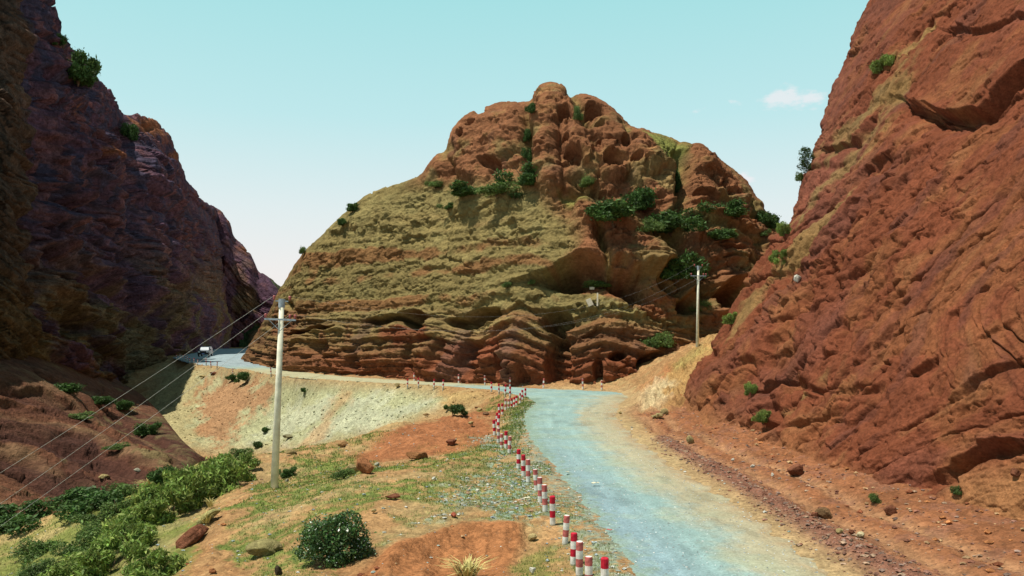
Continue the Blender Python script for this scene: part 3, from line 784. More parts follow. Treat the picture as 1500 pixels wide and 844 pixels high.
    # stones weathering out, grain
    kn = np.maximum(0, noise(x * 1.6, y * 1.6, z * 1.6) - .28) * .8 + np.maximum(0, noise(x * 3.7 + 5, y * 3.7, z * 3.7) - .3) * .35
    d += kn * .14 + .05 * fbm(x, y, z, 1.1, 4, .6, 15.) + .05 * ridged(al * .6, w * 2.0, 0 * z, 1.0, 3, .6, 55.)
    toe = smooth(40, -30, poly_sd(qx, qy, [(900, 500), (1020, 600), (1100, 640), (1210, 690), (1320, 745), (1380, 750), (1400, 700), (1500, 690), (1800, 690), (1800, -300), (900, -300)]))
    d = d * (1 - .55 * toe) * front
    v1 = fbm(x, y, z, .3, 4, .6, 62.); bd = noise(al * .05, w * .8, 12 + 0 * z)
    c = np.empty(x.shape + (3,), np.float32); c[:] = (.172, .053, .026)
    c = lerp3(c, (.21, .077, .033), smooth(0, .5, v1 + .4 * bd + .5 * calm) * .8)
    c = lerp3(c, (.25, .115, .05), smooth(.25, .6, noise(al * .3, w * 2.2, 8 + 0 * z) + .5 * v1) * .35)
    c = lerp3(c, (.165, .056, .034), smooth(.1, .5, bd - .3 * v1) * .7)
    c = lerp3(c, (.185, .068, .048), smooth(1300, 1180, qx) * smooth(400, 250, qy) * .6)
    c = lerp3(c, (.105, .042, .032), stn * .45)
    gl = smooth(.0, .3, noise(al * .06 + 3, w * 1.5, 5 + 0 * z) + .5 * v1)
    for poly in ([(1200, 240), (1300, 60), (1370, 40), (1330, 130), (1260, 240), (1180, 330)], [(1130, 350), (1270, 240), (1275, 250), (1190, 390), (1120, 430), (1060, 520)], [(1180, 590), (1240, 520), (1180, 560), (1100, 650), (1090, 640)]):
        c = lerp3(c, (.26, .235, .085), smooth(-8, 10, poly_sd(qx, qy, poly) + 14 * v1) * gl * .35)
    c = lerp3(c, (.30, .14, .06), toe * .9)
    c = lerp3(c, (.29, .12, .05), smooth(20, 0, np.abs(line_d(qx, qy, [(1500, 630), (1420, 650), (1400, 680)]))) * .4)
    return d, c


cliff, CW = surface('cliff', VC, cliff_fn, M_RED, 'structure', 'steep rusty red cliff of tilted conglomerate beds rising beside the road', blur=4)

# ------------------------------------------------------------------ dark wall across the ravine
L_SIL = [(-200, 420), (-120, 330), (-60, 120), (-30, -60), (0, -130), (60, -20), (70, 0), (84, 30), (92, 55), (110, 66), (130, 95), (136, 110), (160, 128), (172, 140), (182, 162), (200, 168), (228, 178), (250, 205),
         (262, 232), (270, 245), (273, 265), (290, 290), (300, 302), (320, 312), (330, 322), (336, 345), (352, 358), (368, 378), (374, 398), (386, 404), (396, 412), (402, 421), (412, 440), (430, 470)]


def wall_depth(px, py):
    tl = .22 - .10 * smooth(180, 260, px)
    a = (px - CX) / F; b = (HY - py) / F
    return np.minimum(34.0 / np.maximum(-a - .263 - tl * b, .01), 345)


lpx = np.linspace(-200, 425, 520); lt = np.linspace(0, 1, 560)
ltop = soft(lpx, L_SIL, 3, 1)
dbot = np.minimum(34.5 / np.maximum(-(lpx - CX) / F - .263, .01), 345)
lbot = np.minimum(HY + (CAMZ + 9) * F / dbot, 640)
T, PX = np.meshgrid(lt, lpx, indexing='ij')
PY = lbot + (ltop - lbot) * T
Dw = wall_depth(PX, PY)
Dw = np.minimum(Dw, 345)
rl = (1 - np.sqrt(np.clip(1 - np.clip((T - .55) / .45, 0, 1) ** 2, 0, 1)))
Dw = Dw * (1 + .05 * rl)
Vw = np.stack([(PX - CX) / F * Dw, Dw, CAMZ + (HY - PY) / F * Dw], -1)
bk_ = []
for t in np.linspace(0, 1, 40)[1:]:
    b = Vw[-1].copy(); b[:, 0] -= 60 * t; b[:, 1] += 20 * t; b[:, 2] += 2 * t - np.clip(b[:, 2], 0, 60) * .5 * t ** 2
    bk_.append(b)
VW = np.concatenate([Vw, np.array(bk_)], 0); NW1 = len(lt)


def wall_fn(V, n, px, py):
    x, y, z = V[..., 0], V[..., 1], V[..., 2]
    qx = px.copy(); qx[NW1:] = px[NW1 - 1]; qy = py.copy(); qy[NW1:] = py[NW1 - 1]
    front = np.ones_like(x); front[NW1:] = np.linspace(1, .3, V.shape[0] - NW1)[:, None]
    # beds dip away from the viewer: lines fall to the lower right
    w = (qy - .85 * qx * 1.0) * .11 + 1.6 * fbm(x, y, z, .035, 3, .5, 3.)
    al = (qx + .85 * qy) * .11
    d = 2.2 * fbm(x, y * .6, z * .25, .05, 2, .5, 44.)
    d += 2.6 * np.tanh(4 * noise(al * .02, w * .13, 3 + 0 * z)) * .6 + 1.1 * np.tanh(5 * noise(al * .05, w * .33, 8 + 0 * z)) + .55 * np.tanh(5 * noise(al * .08, w * .8, 18 + 0 * z)) + .25 * noise(al * .2, w * 1.9, 4 + 0 * z)
    but = interp(qx, [(-200, 0), (0, 2.5), (26, 3.0), (40, -3), (60, 1.0), (90, 1.5), (108, -1.5), (150, 1.2), (185, -2.6), (200, 1.8), (240, 2.2), (270, -1.6), (300, 1.6), (330, 1.5), (345, -1.5), (365, 1.5), (378, -1.5), (400, 1)])
    d += but * smooth(560, 380, qy) * 1.2
    d += ridged(x, y, z * .15, .09, 3, .5, 71.) * .6
    ju = fbm(x, y, z, .2, 3, .55, 81.); jv = fbm(x, y, z, .2, 3, .55, 87.)
    d += 1.1 * blocks(al * .10 + ju * .4, w * .30 + jv * .4, 3, 1.2, .5) + .5 * blocks(al * .25 + ju * .4, w * .8 + jv * .4, 9, 1.2, .5)
    for cx, cy, rx, ry, h, a in [(216, 187, 10, 6, 4, 15), (135, 130, 10, 16, 3, 0), (188, 195, 7, 22, 4, -10), (120, 300, 18, 26, 4, -30), (75, 380, 25, 20, 4, 40), (150, 420, 30, 12, 4, 40), (235, 430, 26, 14, 4, 35), (60, 250, 12, 60, 3, 0), (110, 470, 40, 14, 4, 30), (180, 505, 34, 10, 4, 25), (40, 470, 30, 14, 3, 30), (265, 370, 24, 9, 3, 35)]:
        d -= h * smooth(1.2, .5, ell(qx + 5 * noise(x * .1, y * .1, z * .1), qy, cx, cy, rx, ry, a))
    d += .7 * fbm(x, y, z, .3, 4, .6, 12.) + .18 * fbm(x, y, z, 1.4, 3, .6, 19.)
    d = d * front * smooth(160, 30, np.maximum(qx - 300, 0)) * (.35 + .65 * smooth(10, 90, qx))
    cr0 = smooth(0, 60, qy - np.interp(qx, lpx, ltop)); d = d * (.35 + .65 * cr0) * (1 - .45 * smooth(250, 330, qx)) + 1.2 * smooth(240, 330, qx) 
    v1 = fbm(x, y, z, .12, 4, .6, 61.)
    ln1 = smooth(.07, 0, np.abs(noise(al * .03, w * .42, 31 + 0 * z))) * smooth(-.2, .2, noise(al * .05, w * .2, 37 + 0 * z)); ln2 = smooth(.09, 0, np.abs(noise(al * .06, w * 1.0, 41 + 0 * z)))
    d = d - 1.5 * ln1 - .5 * ln2
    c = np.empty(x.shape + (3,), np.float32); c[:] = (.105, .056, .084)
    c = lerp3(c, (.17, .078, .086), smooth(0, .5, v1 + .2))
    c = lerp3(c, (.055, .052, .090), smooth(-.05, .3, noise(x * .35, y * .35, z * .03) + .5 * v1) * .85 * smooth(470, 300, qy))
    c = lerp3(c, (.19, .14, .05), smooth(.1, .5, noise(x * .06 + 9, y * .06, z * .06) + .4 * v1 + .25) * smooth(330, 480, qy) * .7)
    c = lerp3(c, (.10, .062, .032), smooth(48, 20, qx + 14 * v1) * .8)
    for cx, cy, r in [(222, 186, 34), (96, 92, 14), (345, 335, 16), (360, 365, 14), (255, 228, 8), (320, 312, 10), (110, 160, 14), (144, 226, 14)]:
        c = lerp3(c, (.26, .10, .045), smooth(1.1, .3, ell(qx, qy, cx, cy, r, r * .7, 20) + .8 * v1) * .9)  # reddish patches put the wall's sunlit faces into its colour
    return d, c


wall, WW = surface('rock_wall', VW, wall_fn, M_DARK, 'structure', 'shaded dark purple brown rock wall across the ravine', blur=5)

# small green hill closing the valley
hp = np.linspace(350, 470, 60); ht = np.linspace(0, 1, 60)
T, PX = np.meshgrid(ht, hp, indexing='ij')
tp = soft(PX, [(350, 396), (372, 400), (385, 405), (398, 414), (404, 424), (470, 500)], 3, 1)
PY = 530 + (tp - 530) * T; Dh = 340 + 30 * T ** 2
VH = np.stack([(PX - CX) / F * Dh, Dh, CAMZ + (HY - PY) / F * Dh], -1)
bkh = [VH[-1] + np.array([0, 60 * t, -30 * t * t]) for t in np.linspace(0, 1, 15)[1:]]
VH = np.concatenate([VH, np.array(bkh)], 0)


def hill_fn(V, n, px, py):
    x, y, z = V[..., 0], V[..., 1], V[..., 2]
    v = fbm(x, y, z, .12, 4, .6, 8.); c = np.empty(x.shape + (3,), np.float32); c[:] = (.045, .075, .03)
    return 1.5 * v, lerp3(c, (.09, .07, .04), smooth(0, .4, v))


hill, HW = surface('hill', VH, hill_fn, M_DARK, 'structure', 'small dark green hill closing the far end of the valley', blur=2)

# ------------------------------------------------------------------ bedrock slope under the dark wall, with strata and painted ledge shade
SP = np.array([(-90, 535, 76), (0, 520, 87), (100, 525, 108), (200, 550, 138), (290, 590, 132), (-90, 810, 40), (0, 768, 45), (100, 737, 51), (200, 700, 60), (285, 672, 72), (100, 640, 69), (0, 650, 60), (200, 630, 86),
               (-90, 660, 51), (-90, 900, 37), (0, 860, 41), (100, 830, 46), (200, 800, 54), (300, 760, 63), (320, 690, 80), (330, 620, 118)], float)


def fit2(p):
    n = len(p); d = np.hypot(p[:, None, 0] - p[None, :, 0], p[:, None, 1] - p[None, :, 1]); r = np.where(d > 0, d ** 2 * np.log(d + 1e-9), 0)
    A = np.zeros((n + 3, n + 3)); A[:n, :n] = r; A[:n, n] = 1; A[:n, n + 1:] = p[:, :2]; A[n, :n] = 1; A[n + 1:, :n] = p[:, :2].T
    b = np.zeros(n + 3); b[:n] = np.log(p[:, 2]); return np.linalg.solve(A, b)


SWt = fit2(SP)
PX, PY = np.meshgrid(np.linspace(-90, 325, 440), np.linspace(0, 1, 360), indexing='xy')
ptop = soft(PX, [(-90, 515), (0, 505), (60, 515), (120, 535), (160, 552), (200, 575), (230, 606), (262, 648), (285, 668), (330, 690)], 5, 3); PY = ptop + (860 - ptop) * PY
q = np.full(PX.shape, SWt[-3]) + SWt[-2] * PX + SWt[-1] * PY
for i, p in enumerate(SP):
    r = np.hypot(PX - p[0], PY - p[1]) + 1e-6; q = q + SWt[i] * r * r * np.log(r)
Dq = np.exp(q)
VS = np.stack([(PX - CX) / F * Dq, Dq, CAMZ + (HY - PY) / F * Dq], -1)
bs = [VS[0] + np.array([-4 * t, 14 * t, -7 * t * t]) for t in np.linspace(0, 1, 20)[1:][::-1]]
VS = np.concatenate([np.array(bs), VS], 0); NS = len(bs)


def slope_fn(V, n, px, py):
    x, y, z = V[..., 0], V[..., 1], V[..., 2]
    qx = px.copy(); qx[:NS] = px[NS]; qy = py.copy(); qy[:NS] = py[NS]
    w = (qy - .26 * qx - .0004 * qx ** 2) * .06 + .8 * fbm(x, y, z, .09, 3, .5, 5.)
    al = qx * .06

    def saw(v, k):
        f = v - np.floor(v); return np.where(f < k, f / k, (1 - f) / (1 - k))
    g1 = smooth(-.2, .25, noise(al * .12, w * .5, 3 + 0 * z)); g2 = smooth(-.15, .2, noise(al * .2, w * .9, 13 + 0 * z))
    ba = noise(al * .035, w * .36, 3 + 0 * z); bb = noise(al * .07, w * .95, 13 + 0 * z)
    d = .95 * np.tanh(7 * ba) + .5 * np.tanh(6 * bb) + .16 * noise(al * .2, w * 2.4, 23 + 0 * z)
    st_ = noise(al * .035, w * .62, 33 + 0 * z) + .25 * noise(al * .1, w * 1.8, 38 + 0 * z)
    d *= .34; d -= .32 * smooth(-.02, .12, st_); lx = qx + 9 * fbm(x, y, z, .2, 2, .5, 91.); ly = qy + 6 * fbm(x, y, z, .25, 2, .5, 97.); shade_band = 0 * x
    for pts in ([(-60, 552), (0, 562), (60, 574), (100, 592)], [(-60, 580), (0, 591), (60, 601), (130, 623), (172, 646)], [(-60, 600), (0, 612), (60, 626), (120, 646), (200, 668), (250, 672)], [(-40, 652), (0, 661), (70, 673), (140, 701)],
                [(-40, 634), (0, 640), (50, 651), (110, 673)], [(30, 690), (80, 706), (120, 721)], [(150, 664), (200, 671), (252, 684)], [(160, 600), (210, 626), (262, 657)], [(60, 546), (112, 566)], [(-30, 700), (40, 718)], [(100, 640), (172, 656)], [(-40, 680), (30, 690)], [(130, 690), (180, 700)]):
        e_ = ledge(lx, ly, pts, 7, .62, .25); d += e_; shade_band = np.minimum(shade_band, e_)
    ju = fbm(x, y, z, .5, 3, .55, 81.); d += .09 * blocks(al * .2 + ju * .4, w * .9 + ju * .3, 5, 1.2, .5)
    d += .2 * fbm(x, y, z, .12, 2, .5, 8.) + .07 * fbm(x, y, z, .9, 4, .6, 9.)
    d = d * 1.25 * (.15 + .85 * smooth(0, 55, qy - np.interp(qx, PX[0], ptop[0])))
    d[:NS] *= .3
    v1 = fbm(x, y, z, .25, 4, .6, 21.); bd = noise(al * .08, w * 1.2, 7 + 0 * z)
    c = np.empty(x.shape + (3,), np.float32); c[:] = (.16, .070, .040)
    c = lerp3(c, (.21, .12, .066), smooth(0, .35, bd + .3 * v1 + .25 * ba)); c = lerp3(c, (.085, .038, .028), smooth(-.05, .2, -ba + .2 * v1) * .8)
    c = lerp3(c, (.20, .17, .075), smooth(.2, .5, v1 + .003 * (qx - 200)) * .6)
    c = lerp3(c, (.075, .034, .026), smooth(.0, .16, st_) * .8)  # darker strata, also standing in for shadowed ledge bands
    c = lerp3(c, (.085, .034, .024), smooth(-.08, -.40, shade_band) * .75)  # shadow under the ledges painted into the colour
    c = lerp3(c, (.075, .036, .030), smooth(70, 0, qy - np.interp(qx, PX[0], ptop[0]) + 30 * v1) * .3)  # wall's shade painted in, darker towards the slope's top edge
    return d, c


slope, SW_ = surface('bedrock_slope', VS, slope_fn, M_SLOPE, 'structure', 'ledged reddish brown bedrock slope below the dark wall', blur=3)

ALLV = np.concatenate([a.reshape(-1, 3) for a in (GV, RV, BW, CW, WW, HW, SW_)], 0)
ALLV = ALLV[(ALLV[:, 1] > 10) & (ALLV[:, 1] < 400)]
APX, APY = proj(ALLV)
keep = (APX > -120) & (APX < 1620) & (APY > -60) & (APY < 950)
ALLV = ALLV[keep]; APX = APX[keep]; APY = APY[keep]
KEY = (np.floor(APY / 8).astype(np.int64) + 100) * 1000 + (np.floor(APX / 8).astype(np.int64) + 100)
ORD = np.argsort(KEY, kind='stable'); KS = KEY[ORD]


def hit(px, py, r=4.0):
    """nearest surface point seen at this picture position"""
    cand = []
    for a in (-1, 0, 1):
        k0 = (int(math.floor(py / 8)) + a + 100) * 1000 + int(math.floor(px / 8)) + 100 - 1
        i = np.searchsorted(KS, k0); j = np.searchsorted(KS, k0 + 3)
        cand.append(ORD[i:j])
    cand = np.concatenate(cand)
    for rr in (r, r * 2.2, r * 5):
        m = cand[np.hypot(APX[cand] - px, APY[cand] - py) < rr]
        if len(m):
            k = m[np.argmin(ALLV[m, 1])]; d = ALLV[k, 1]
            return P(px, py, d)
    return P(px, py, 60)


GXY = GV.reshape(-1, 3); GXY = GXY[(GXY[:, 1] > 8) & (GXY[:, 1] < 300)]


def ground_z(x, y):
    i = np.argmin((GXY[:, 0] - x) ** 2 + (GXY[:, 1] - y) ** 2); return float(GXY[i, 2])

# ------------------------------------------------------------------ leaves and shrubs
def leaves_mesh(name, seed, n, style, mat):
    """a crown of leaf faces round several clumps; unit size: about 1 m across, standing on z=0"""
    r = np.random.default_rng(seed)
    nc = int(r.integers(9, 16))
    if style == 'feather':
        cc = np.stack([r.normal(0, .26, nc), r.normal(0, .26, nc), r.uniform(.08, .68, nc)], 1); cr_ = r.uniform(.14, .27, nc)
    elif style == 'tall':
        cc = np.stack([r.normal(0, .16, nc), r.normal(0, .16, nc), np.linspace(.15, 1.3, nc)], 1); cr_ = r.uniform(.14, .26, nc)
    else:
        cc = np.stack([r.normal(0, .25, nc), r.normal(0, .25, nc), r.uniform(.08, .52, nc)], 1); cr_ = r.uniform(.15, .28, nc)
    if style == 'speckled':
        cc = np.array([(-.34, .0, .22), (-.30, .1, .42), (-.12, -.1, .55), (.08, .05, .62), (.22, .1, .66), (.26, -.08, .52), (.05, -.15, .36), (-.15, -.15, .25), (.22, -.12, .25), (.42, 0, .30), (.40, .05, .16), (0, .1, .3), (.12, -.2, .12), (-.22, .2, .5), (.3, .2, .4)]); nc = len(cc)
        cr_ = r.uniform(.14, .21, nc)
    k = r.integers(0, nc, n); v = r.normal(size=(n, 3)); v /= np.linalg.norm(v, axis=1, keepdims=True)
    rad = cr_[k] * np.where(r.uniform(size=n) < .08, r.uniform(1.1, 1.5, n), r.uniform(.45, 1.12, n) ** .7)
    p = cc[k] + v * rad[:, None] * np.array([1, 1, .85]); p[:, 2] = np.abs(p[:, 2])
    sz = .016 * (2.6 ** r.uniform(0, 1, n) ** 2) * (1.15 if style == 'dark' else 1.0)
    if style == 'speckled': sz = r.uniform(.010, .021, n)
    a = r.normal(size=(n, 3)); a[:, 2] += 1.0 if style == 'feather' else .2; a /= np.linalg.norm(a, axis=1, keepdims=True)
    b = np.cross(a, r.normal(size=(n, 3))); b /= np.linalg.norm(b, axis=1, keepdims=True)
    ln = 2.6 if style == 'feather' else 1.7
    q = np.stack([p - a * sz[:, None] * ln, p + b * sz[:, None] * .7, p + a * sz[:, None] * ln, p - b * sz[:, None] * .7], 1)
    base = {'feather': (.18, .25, .055), 'dark': (.055, .110, .026), 'mid': (.10, .16, .04), 'speckled': (.06, .125, .034), 'tall': (.05, .09, .03), 'dry': (.24, .24, .08)}[style]
    c = np.array(base) * r.uniform(.55, 1.5, (n, 1)) * (1 + .25 * (r.uniform(size=(n, 3)) - .5))
    o = raw_mesh(name, q.reshape(-1, 3), np.arange(4 * n).reshape(-1, 4), mat, np.repeat(c, 4, axis=0), smooth_=False)
    return o


def stem_obj(seed, h=.55):
    r = random.Random(seed); m = MB()
    for k in range(6):
        an = k * 1.05 + r.uniform(-.3, .3); t = r.uniform(.18, .42)
        m.tube([(0, 0, -.12), (t * .35 * math.cos(an), t * .35 * math.sin(an), h * .4), (t * math.cos(an), t * math.sin(an), h)], [.013, .009, .004], 5)
    return m.build('stem', M_BARK)


def unlink(o):
    for c in list(o.users_collection): c.objects.unlink(o)


FOL = {}
for st, n, cnt in (('feather', 5200, 4), ('dark', 5200, 4), ('mid', 4200, 3), ('tall', 2600, 1)):
    FOL[st] = [leaves_mesh('foliage', 100 + 7 * i + len(st), n, st, M_LEAF) for i in range(cnt)]
    for o in FOL[st]: unlink(o)
STEM = stem_obj(5); unlink(STEM)
n_sh = 0


def shrub(px, py, wpx, hpx, style, label, group, name='shrub', parts=True):
    """px, py: foot of the plant in the photograph"""
    global n_sh
    n_sh += 1
    p = hit(px, py); s = p.y / F
    p = p + Vector((0, .10 * wpx * s, -.15 * hpx * s))
    src = FOL[style][n_sh % len(FOL[style])]
    sx_, sz_ = wpx * s / .90, hpx * s / (1.5 if style == 'tall' else .76)
    rz = (n_sh * 2.4) % 6.28
    if parts:
        e = empty(name, p, rz); e.scale = (sx_, sx_, sz_)
        f = src.copy(); C.objects.link(f); f.parent = e; f.name = 'foliage'
        g = STEM.copy(); C.objects.link(g); g.parent = e; g.name = 'stem'
    else:
        e = src.copy(); C.objects.link(e); e.name = name; e.location = p; e.rotation_euler = (0, 0, rz); e.scale = (sx_, sx_, sz_)
    tag(e, label, 'shrub', group)
    return e


GB = 'shrubs growing on the layered hill'
for a in [
    (772, 266, 50, 38, 'dark', 'largest dark shrub at the foot of the gully under the summit'),
    (774, 232, 14, 24, 'dark', 'narrow shrub half way up the gully under the summit'),
    (775, 205, 12, 22, 'dark', 'narrow shrub near the top of the gully under the summit'),
    (779, 163, 13, 16, 'dark', 'small shrub in the notch beside the rounded summit'),
    (686, 283, 46, 20, 'dark', 'low spreading shrub on the ledge, farthest from the gully'),
    (728, 282, 46, 24, 'mid', 'rounded green shrub on the ledge between the low spreading shrub and the gully'),
    (755, 291, 34, 14, 'dark', 'flat shrub just below the ledge near the gully foot'),
    (637, 273, 22, 10, 'mid', 'small flat shrub at the end of the tan ledge below the cave head'),
    (657, 304, 18, 10, 'dark', 'tiny dark shrub on the tan slope below the ledge'),
    (863, 270, 24, 16, 'mid', 'small shrub below the pitted columns'),
    (900, 322, 66, 36, 'dark', 'broad dark shrub where the tan slope meets the red buttresses'),
    (936, 302, 40, 36, 'dark', 'tall dark shrub above the broad one in the diagonal gully'),
    (951, 337, 30, 22, 'mid', 'small green shrub low in the diagonal gully'),
    (984, 335, 56, 38, 'dark', 'dense dark shrub in the middle of the diagonal gully'),
    (1016, 322, 40, 26, 'dark', 'dark shrub below the cleft in the red shoulder'),
    (993, 276, 11, 36, 'dark', 'thin shrub wedged in the cleft of the red shoulder'),
    (1066, 312, 50, 28, 'dark', 'rounded shrub on the banded red shoulder near the cliff'),
    (1126, 330, 32, 30, 'dark', 'dark shrub on the skyline where hill and cliff meet'),
    (1056, 350, 38, 18, 'dark', 'low shrub between the two banded buttresses'),
    (1120, 344, 16, 12, 'mid', 'small green shrub under the skyline shrub beside the cliff'),
    (992, 402, 60, 42, 'dark', 'large dark shrub just behind the top of the far utility pole'),
    (1024, 402, 18, 24, 'dark', 'slim dark shrub touching the far pole top'),
    (881, 419, 36, 12, 'mid', 'flat green shrub on top of the rounded rock with white boards'),
    (969, 504, 34, 32, 'mid', 'spiky green shrub at the foot of the hill beside the dirt spur'),
    (1030, 455, 20, 18, 'mid', 'small olive shrub behind the far pole shaft'),
    (847, 172, 12, 24, 'mid', 'thin strip of green in the cleft beside the summit'),
    (778, 415, 8, 10, 'mid', 'tiny shrub on the blocky buttress above the road'),
    (743, 420, 10, 9, 'mid', 'tiny tuft on the blocky buttress beside the split stones'),
    (516, 307, 16, 13, 'dark', 'small dark shrub on the sloping skyline, upper one'),
    (501, 328, 14, 12, 'dark', 'small dark shrub on the sloping skyline, lower one'),
    (443, 370, 9, 11, 'mid', 'tiny lone bush low on the sloping skyline'),
]:
    shrub(*a, GB)
GC = 'plants on the red cliff'
for a in [
    (1184, 246, 26, 40, 'tall', 'small leaning tree on the cliff edge against the sky'),
    (1172, 262, 12, 18, 'mid', 'little shrub under the leaning tree on the cliff edge'),
    (1290, 104, 24, 24, 'feather', 'bright green plant high on the cliff'),
    (1150, 342, 16, 18, 'feather', 'bright shrub on the cliff edge above the white stone'),
    (1146, 386, 20, 22, 'feather', 'yellow green tuft on the cliff just above the white stone'),
    (1070, 472, 18, 16, 'feather', 'yellow green tuft at the cliff foot behind the dirt spur'),
    (1102, 576, 14, 18, 'feather', 'small green tuft low on the cliff'),
    (1117, 616, 18, 16, 'feather', 'dry green tuft just above the tan patch at the cliff foot'),
    (1281, 734, 16, 14, 'mid', 'dark green sprig in the dirt below the cliff'),
    (1404, 722, 14, 14, 'mid', 'green sprig at the mouth of the undercut hollow'),
]:
    shrub(*a, GC)
GL = 'green shrubs covering the near bank'
for a in [
    (318, 712, 60, 50, 'feather', 'bright shrub at the top end of the shrub band, nearest the utility pole'),
    (288, 735, 70, 52, 'feather', 'broad bright shrub second from the top of the shrub band'),
    (250, 757, 70, 52, 'feather', 'bright feathery shrub in the middle of the shrub band'),
    (214, 770, 60, 44, 'feather', 'bright shrub on the outer side of the shrub band middle'),
    (190, 806, 66, 52, 'feather', 'dense bright shrub in the lower half of the shrub band'),
    (140, 800, 56, 40, 'mid', 'olive shrub beside the lower half of the shrub band'),
    (160, 836, 66, 44, 'feather', 'bright shrub near the bottom of the shrub band'),
    (226, 846, 64, 46, 'feather', 'bright shrub on its own beside the bare orange bank at the bottom edge'),
    (110, 822, 50, 34, 'mid', 'olive shrub with bare earth showing around it'),
    (46, 812, 56, 34, 'mid', 'low olive shrub on the pale crest above the ravine'),
    (50, 846, 50, 28, 'mid', 'flat olive shrub at the lowest corner of the bank'),
    (128, 768, 36, 22, 'mid', 'small grey green shrub on the pale crest'),
    (168, 752, 40, 28, 'mid', 'small dark green shrub on the crest above the shrub band'),
    (100, 846, 56, 30, 'feather', 'bright low shrub cut by the bottom edge'),
    (340, 690, 40, 26, 'feather', 'low bright shrub at the very top of the shrub band'),
]:
    shrub(*a, GL)
GR_ = 'shrubs in the ravine'
for a in [
    (28, 768, 76, 42, 'dark', 'dark shrub in the ravine bottom, under the wires'),
    (134, 744, 76, 42, 'dark', 'wide dark shrub in the ravine behind the pale crest'),
    (172, 728, 44, 24, 'mid', 'olive shrub beside the wide dark shrub in the ravine'),
    (236, 708, 38, 30, 'dark', 'dark shrub at the ravine head below the scree'),
    (210, 634, 28, 20, 'dark', 'dark shrub at the edge between bedrock ledges and scree'),
    (146, 590, 26, 14, 'dark', 'small dark shrub at the top of the bedrock ledges'),
    (108, 576, 40, 20, 'dark', 'larger dark shrub at the foot of the shaded wall'),
    (182, 598, 22, 16, 'dark', 'shrub in the shaded gully between wall and scree'),
    (122, 612, 30, 10, 'mid', 'flat olive shrub on the bedrock ledges'),
    (174, 656, 26, 12, 'mid', 'pale olive shrub in the middle of the bedrock ledges'),
]:
    shrub(*a, GR_)
GS = 'small shrubs on the scree and the grassy spur'
for a in [
    (664, 606, 24, 18, 'dark', 'dark round shrub on the scree rim near the banded posts'),
    (653, 599, 8, 8, 'dark', 'tiny shrub touching the dark round one on the scree rim'),
    (418, 696, 22, 14, 'dark', 'low dark shrub just beside the near utility pole foot'),
    (503, 698, 24, 14, 'mid', 'round green shrub beside the orange boulder'),
    (360, 557, 18, 17, 'dark', 'dark shrub on the scree crest below the parked bend'),
    (340, 555, 12, 9, 'dark', 'small flat shrub beside the scree crest shrub'),
    (446, 573, 9, 7, 'dark', 'tiny dot of a shrub alone on the pale scree'),
    (350, 668, 26, 16, 'mid', 'ragged shrub at the base of the scree behind the spur'),
    (374, 656, 14, 12, 'dark', 'tiny dark shrub where pale scree meets the spur'),
    (388, 632, 12, 8, 'dark', 'flat dark shrub low on the pale scree'),
]:
    shrub(*a, GS, parts=a[2] > 16)
WB = 'bushes clinging to the shaded wall'
for a in [(112, 110, 44, 50, 'dark', 'big dark bush on the skyline of the shaded wall'), (190, 200, 16, 30, 'dark', 'dark bush beside the round hole in the shaded wall'),
          (92, 66, 18, 20, 'dark', 'dark bush above the big one on the wall skyline')]:
    shrub(*a, WB)

# the bush on the spur, dotted with small white faces
p = hit(482, 826); e = empty('flecked_bush', p + Vector((0, .3, -.1))); s = p.y / F
f = leaves_mesh('foliage', 77, 11000, 'speckled', M_LEAF_G); f.parent = e
f.scale = (104 * s, 104 * s, 80 * s / .85)
g = STEM.copy(); C.objects.link(g); g.parent = e; g.name = 'stem'; g.scale = (100 * s, 100 * s, 90 * s)
me = f.data; nv = len(me.vertices); vv = np.empty(nv * 3, np.float32); me.vertices.foreach_get('co', vv); vv = vv.reshape(-1, 4, 3).mean(1)
ctr = np.array([0, 0, .4]); rr = np.linalg.norm((vv - ctr) * [1, 1, 1.2], axis=1); outer = np.argsort(-rr)[:5200]
pick = RNG.choice(outer, 230, replace=False); bp_ = vv[pick] + (vv[pick] - ctr) * .03
nn = len(pick); a = RNG.normal(size=(nn, 3)); a /= np.linalg.norm(a, axis=1, keepdims=True); b = np.cross(a, RNG.normal(size=(nn, 3))); b /= np.linalg.norm(b, axis=1, keepdims=True)
h_ = RNG.uniform(.007, .013, (nn, 1))
q = np.concatenate([np.stack([bp_ - a * h_, bp_ + b * h_, bp_ + a * h_, bp_ - b * h_], 1), np.stack([bp_ - a * h_, bp_ + np.cross(a, b) * h_, bp_ + a * h_, bp_ - np.cross(a, b) * h_], 1)], 0)
M_FLECK = plain('blossom', (.72, .76, .70), .6, .2)
bl = raw_mesh('flecks', q.reshape(-1, 3), np.arange(8 * nn).reshape(-1, 4), M_FLECK, None, smooth_=False, parent=e)
bl.scale = f.scale; bl.rotation_euler = f.rotation_euler; bl['kind'] = 'stuff'
tag(e, 'dense dark green bush dotted with white blossoms on the grassy spur', 'bush')

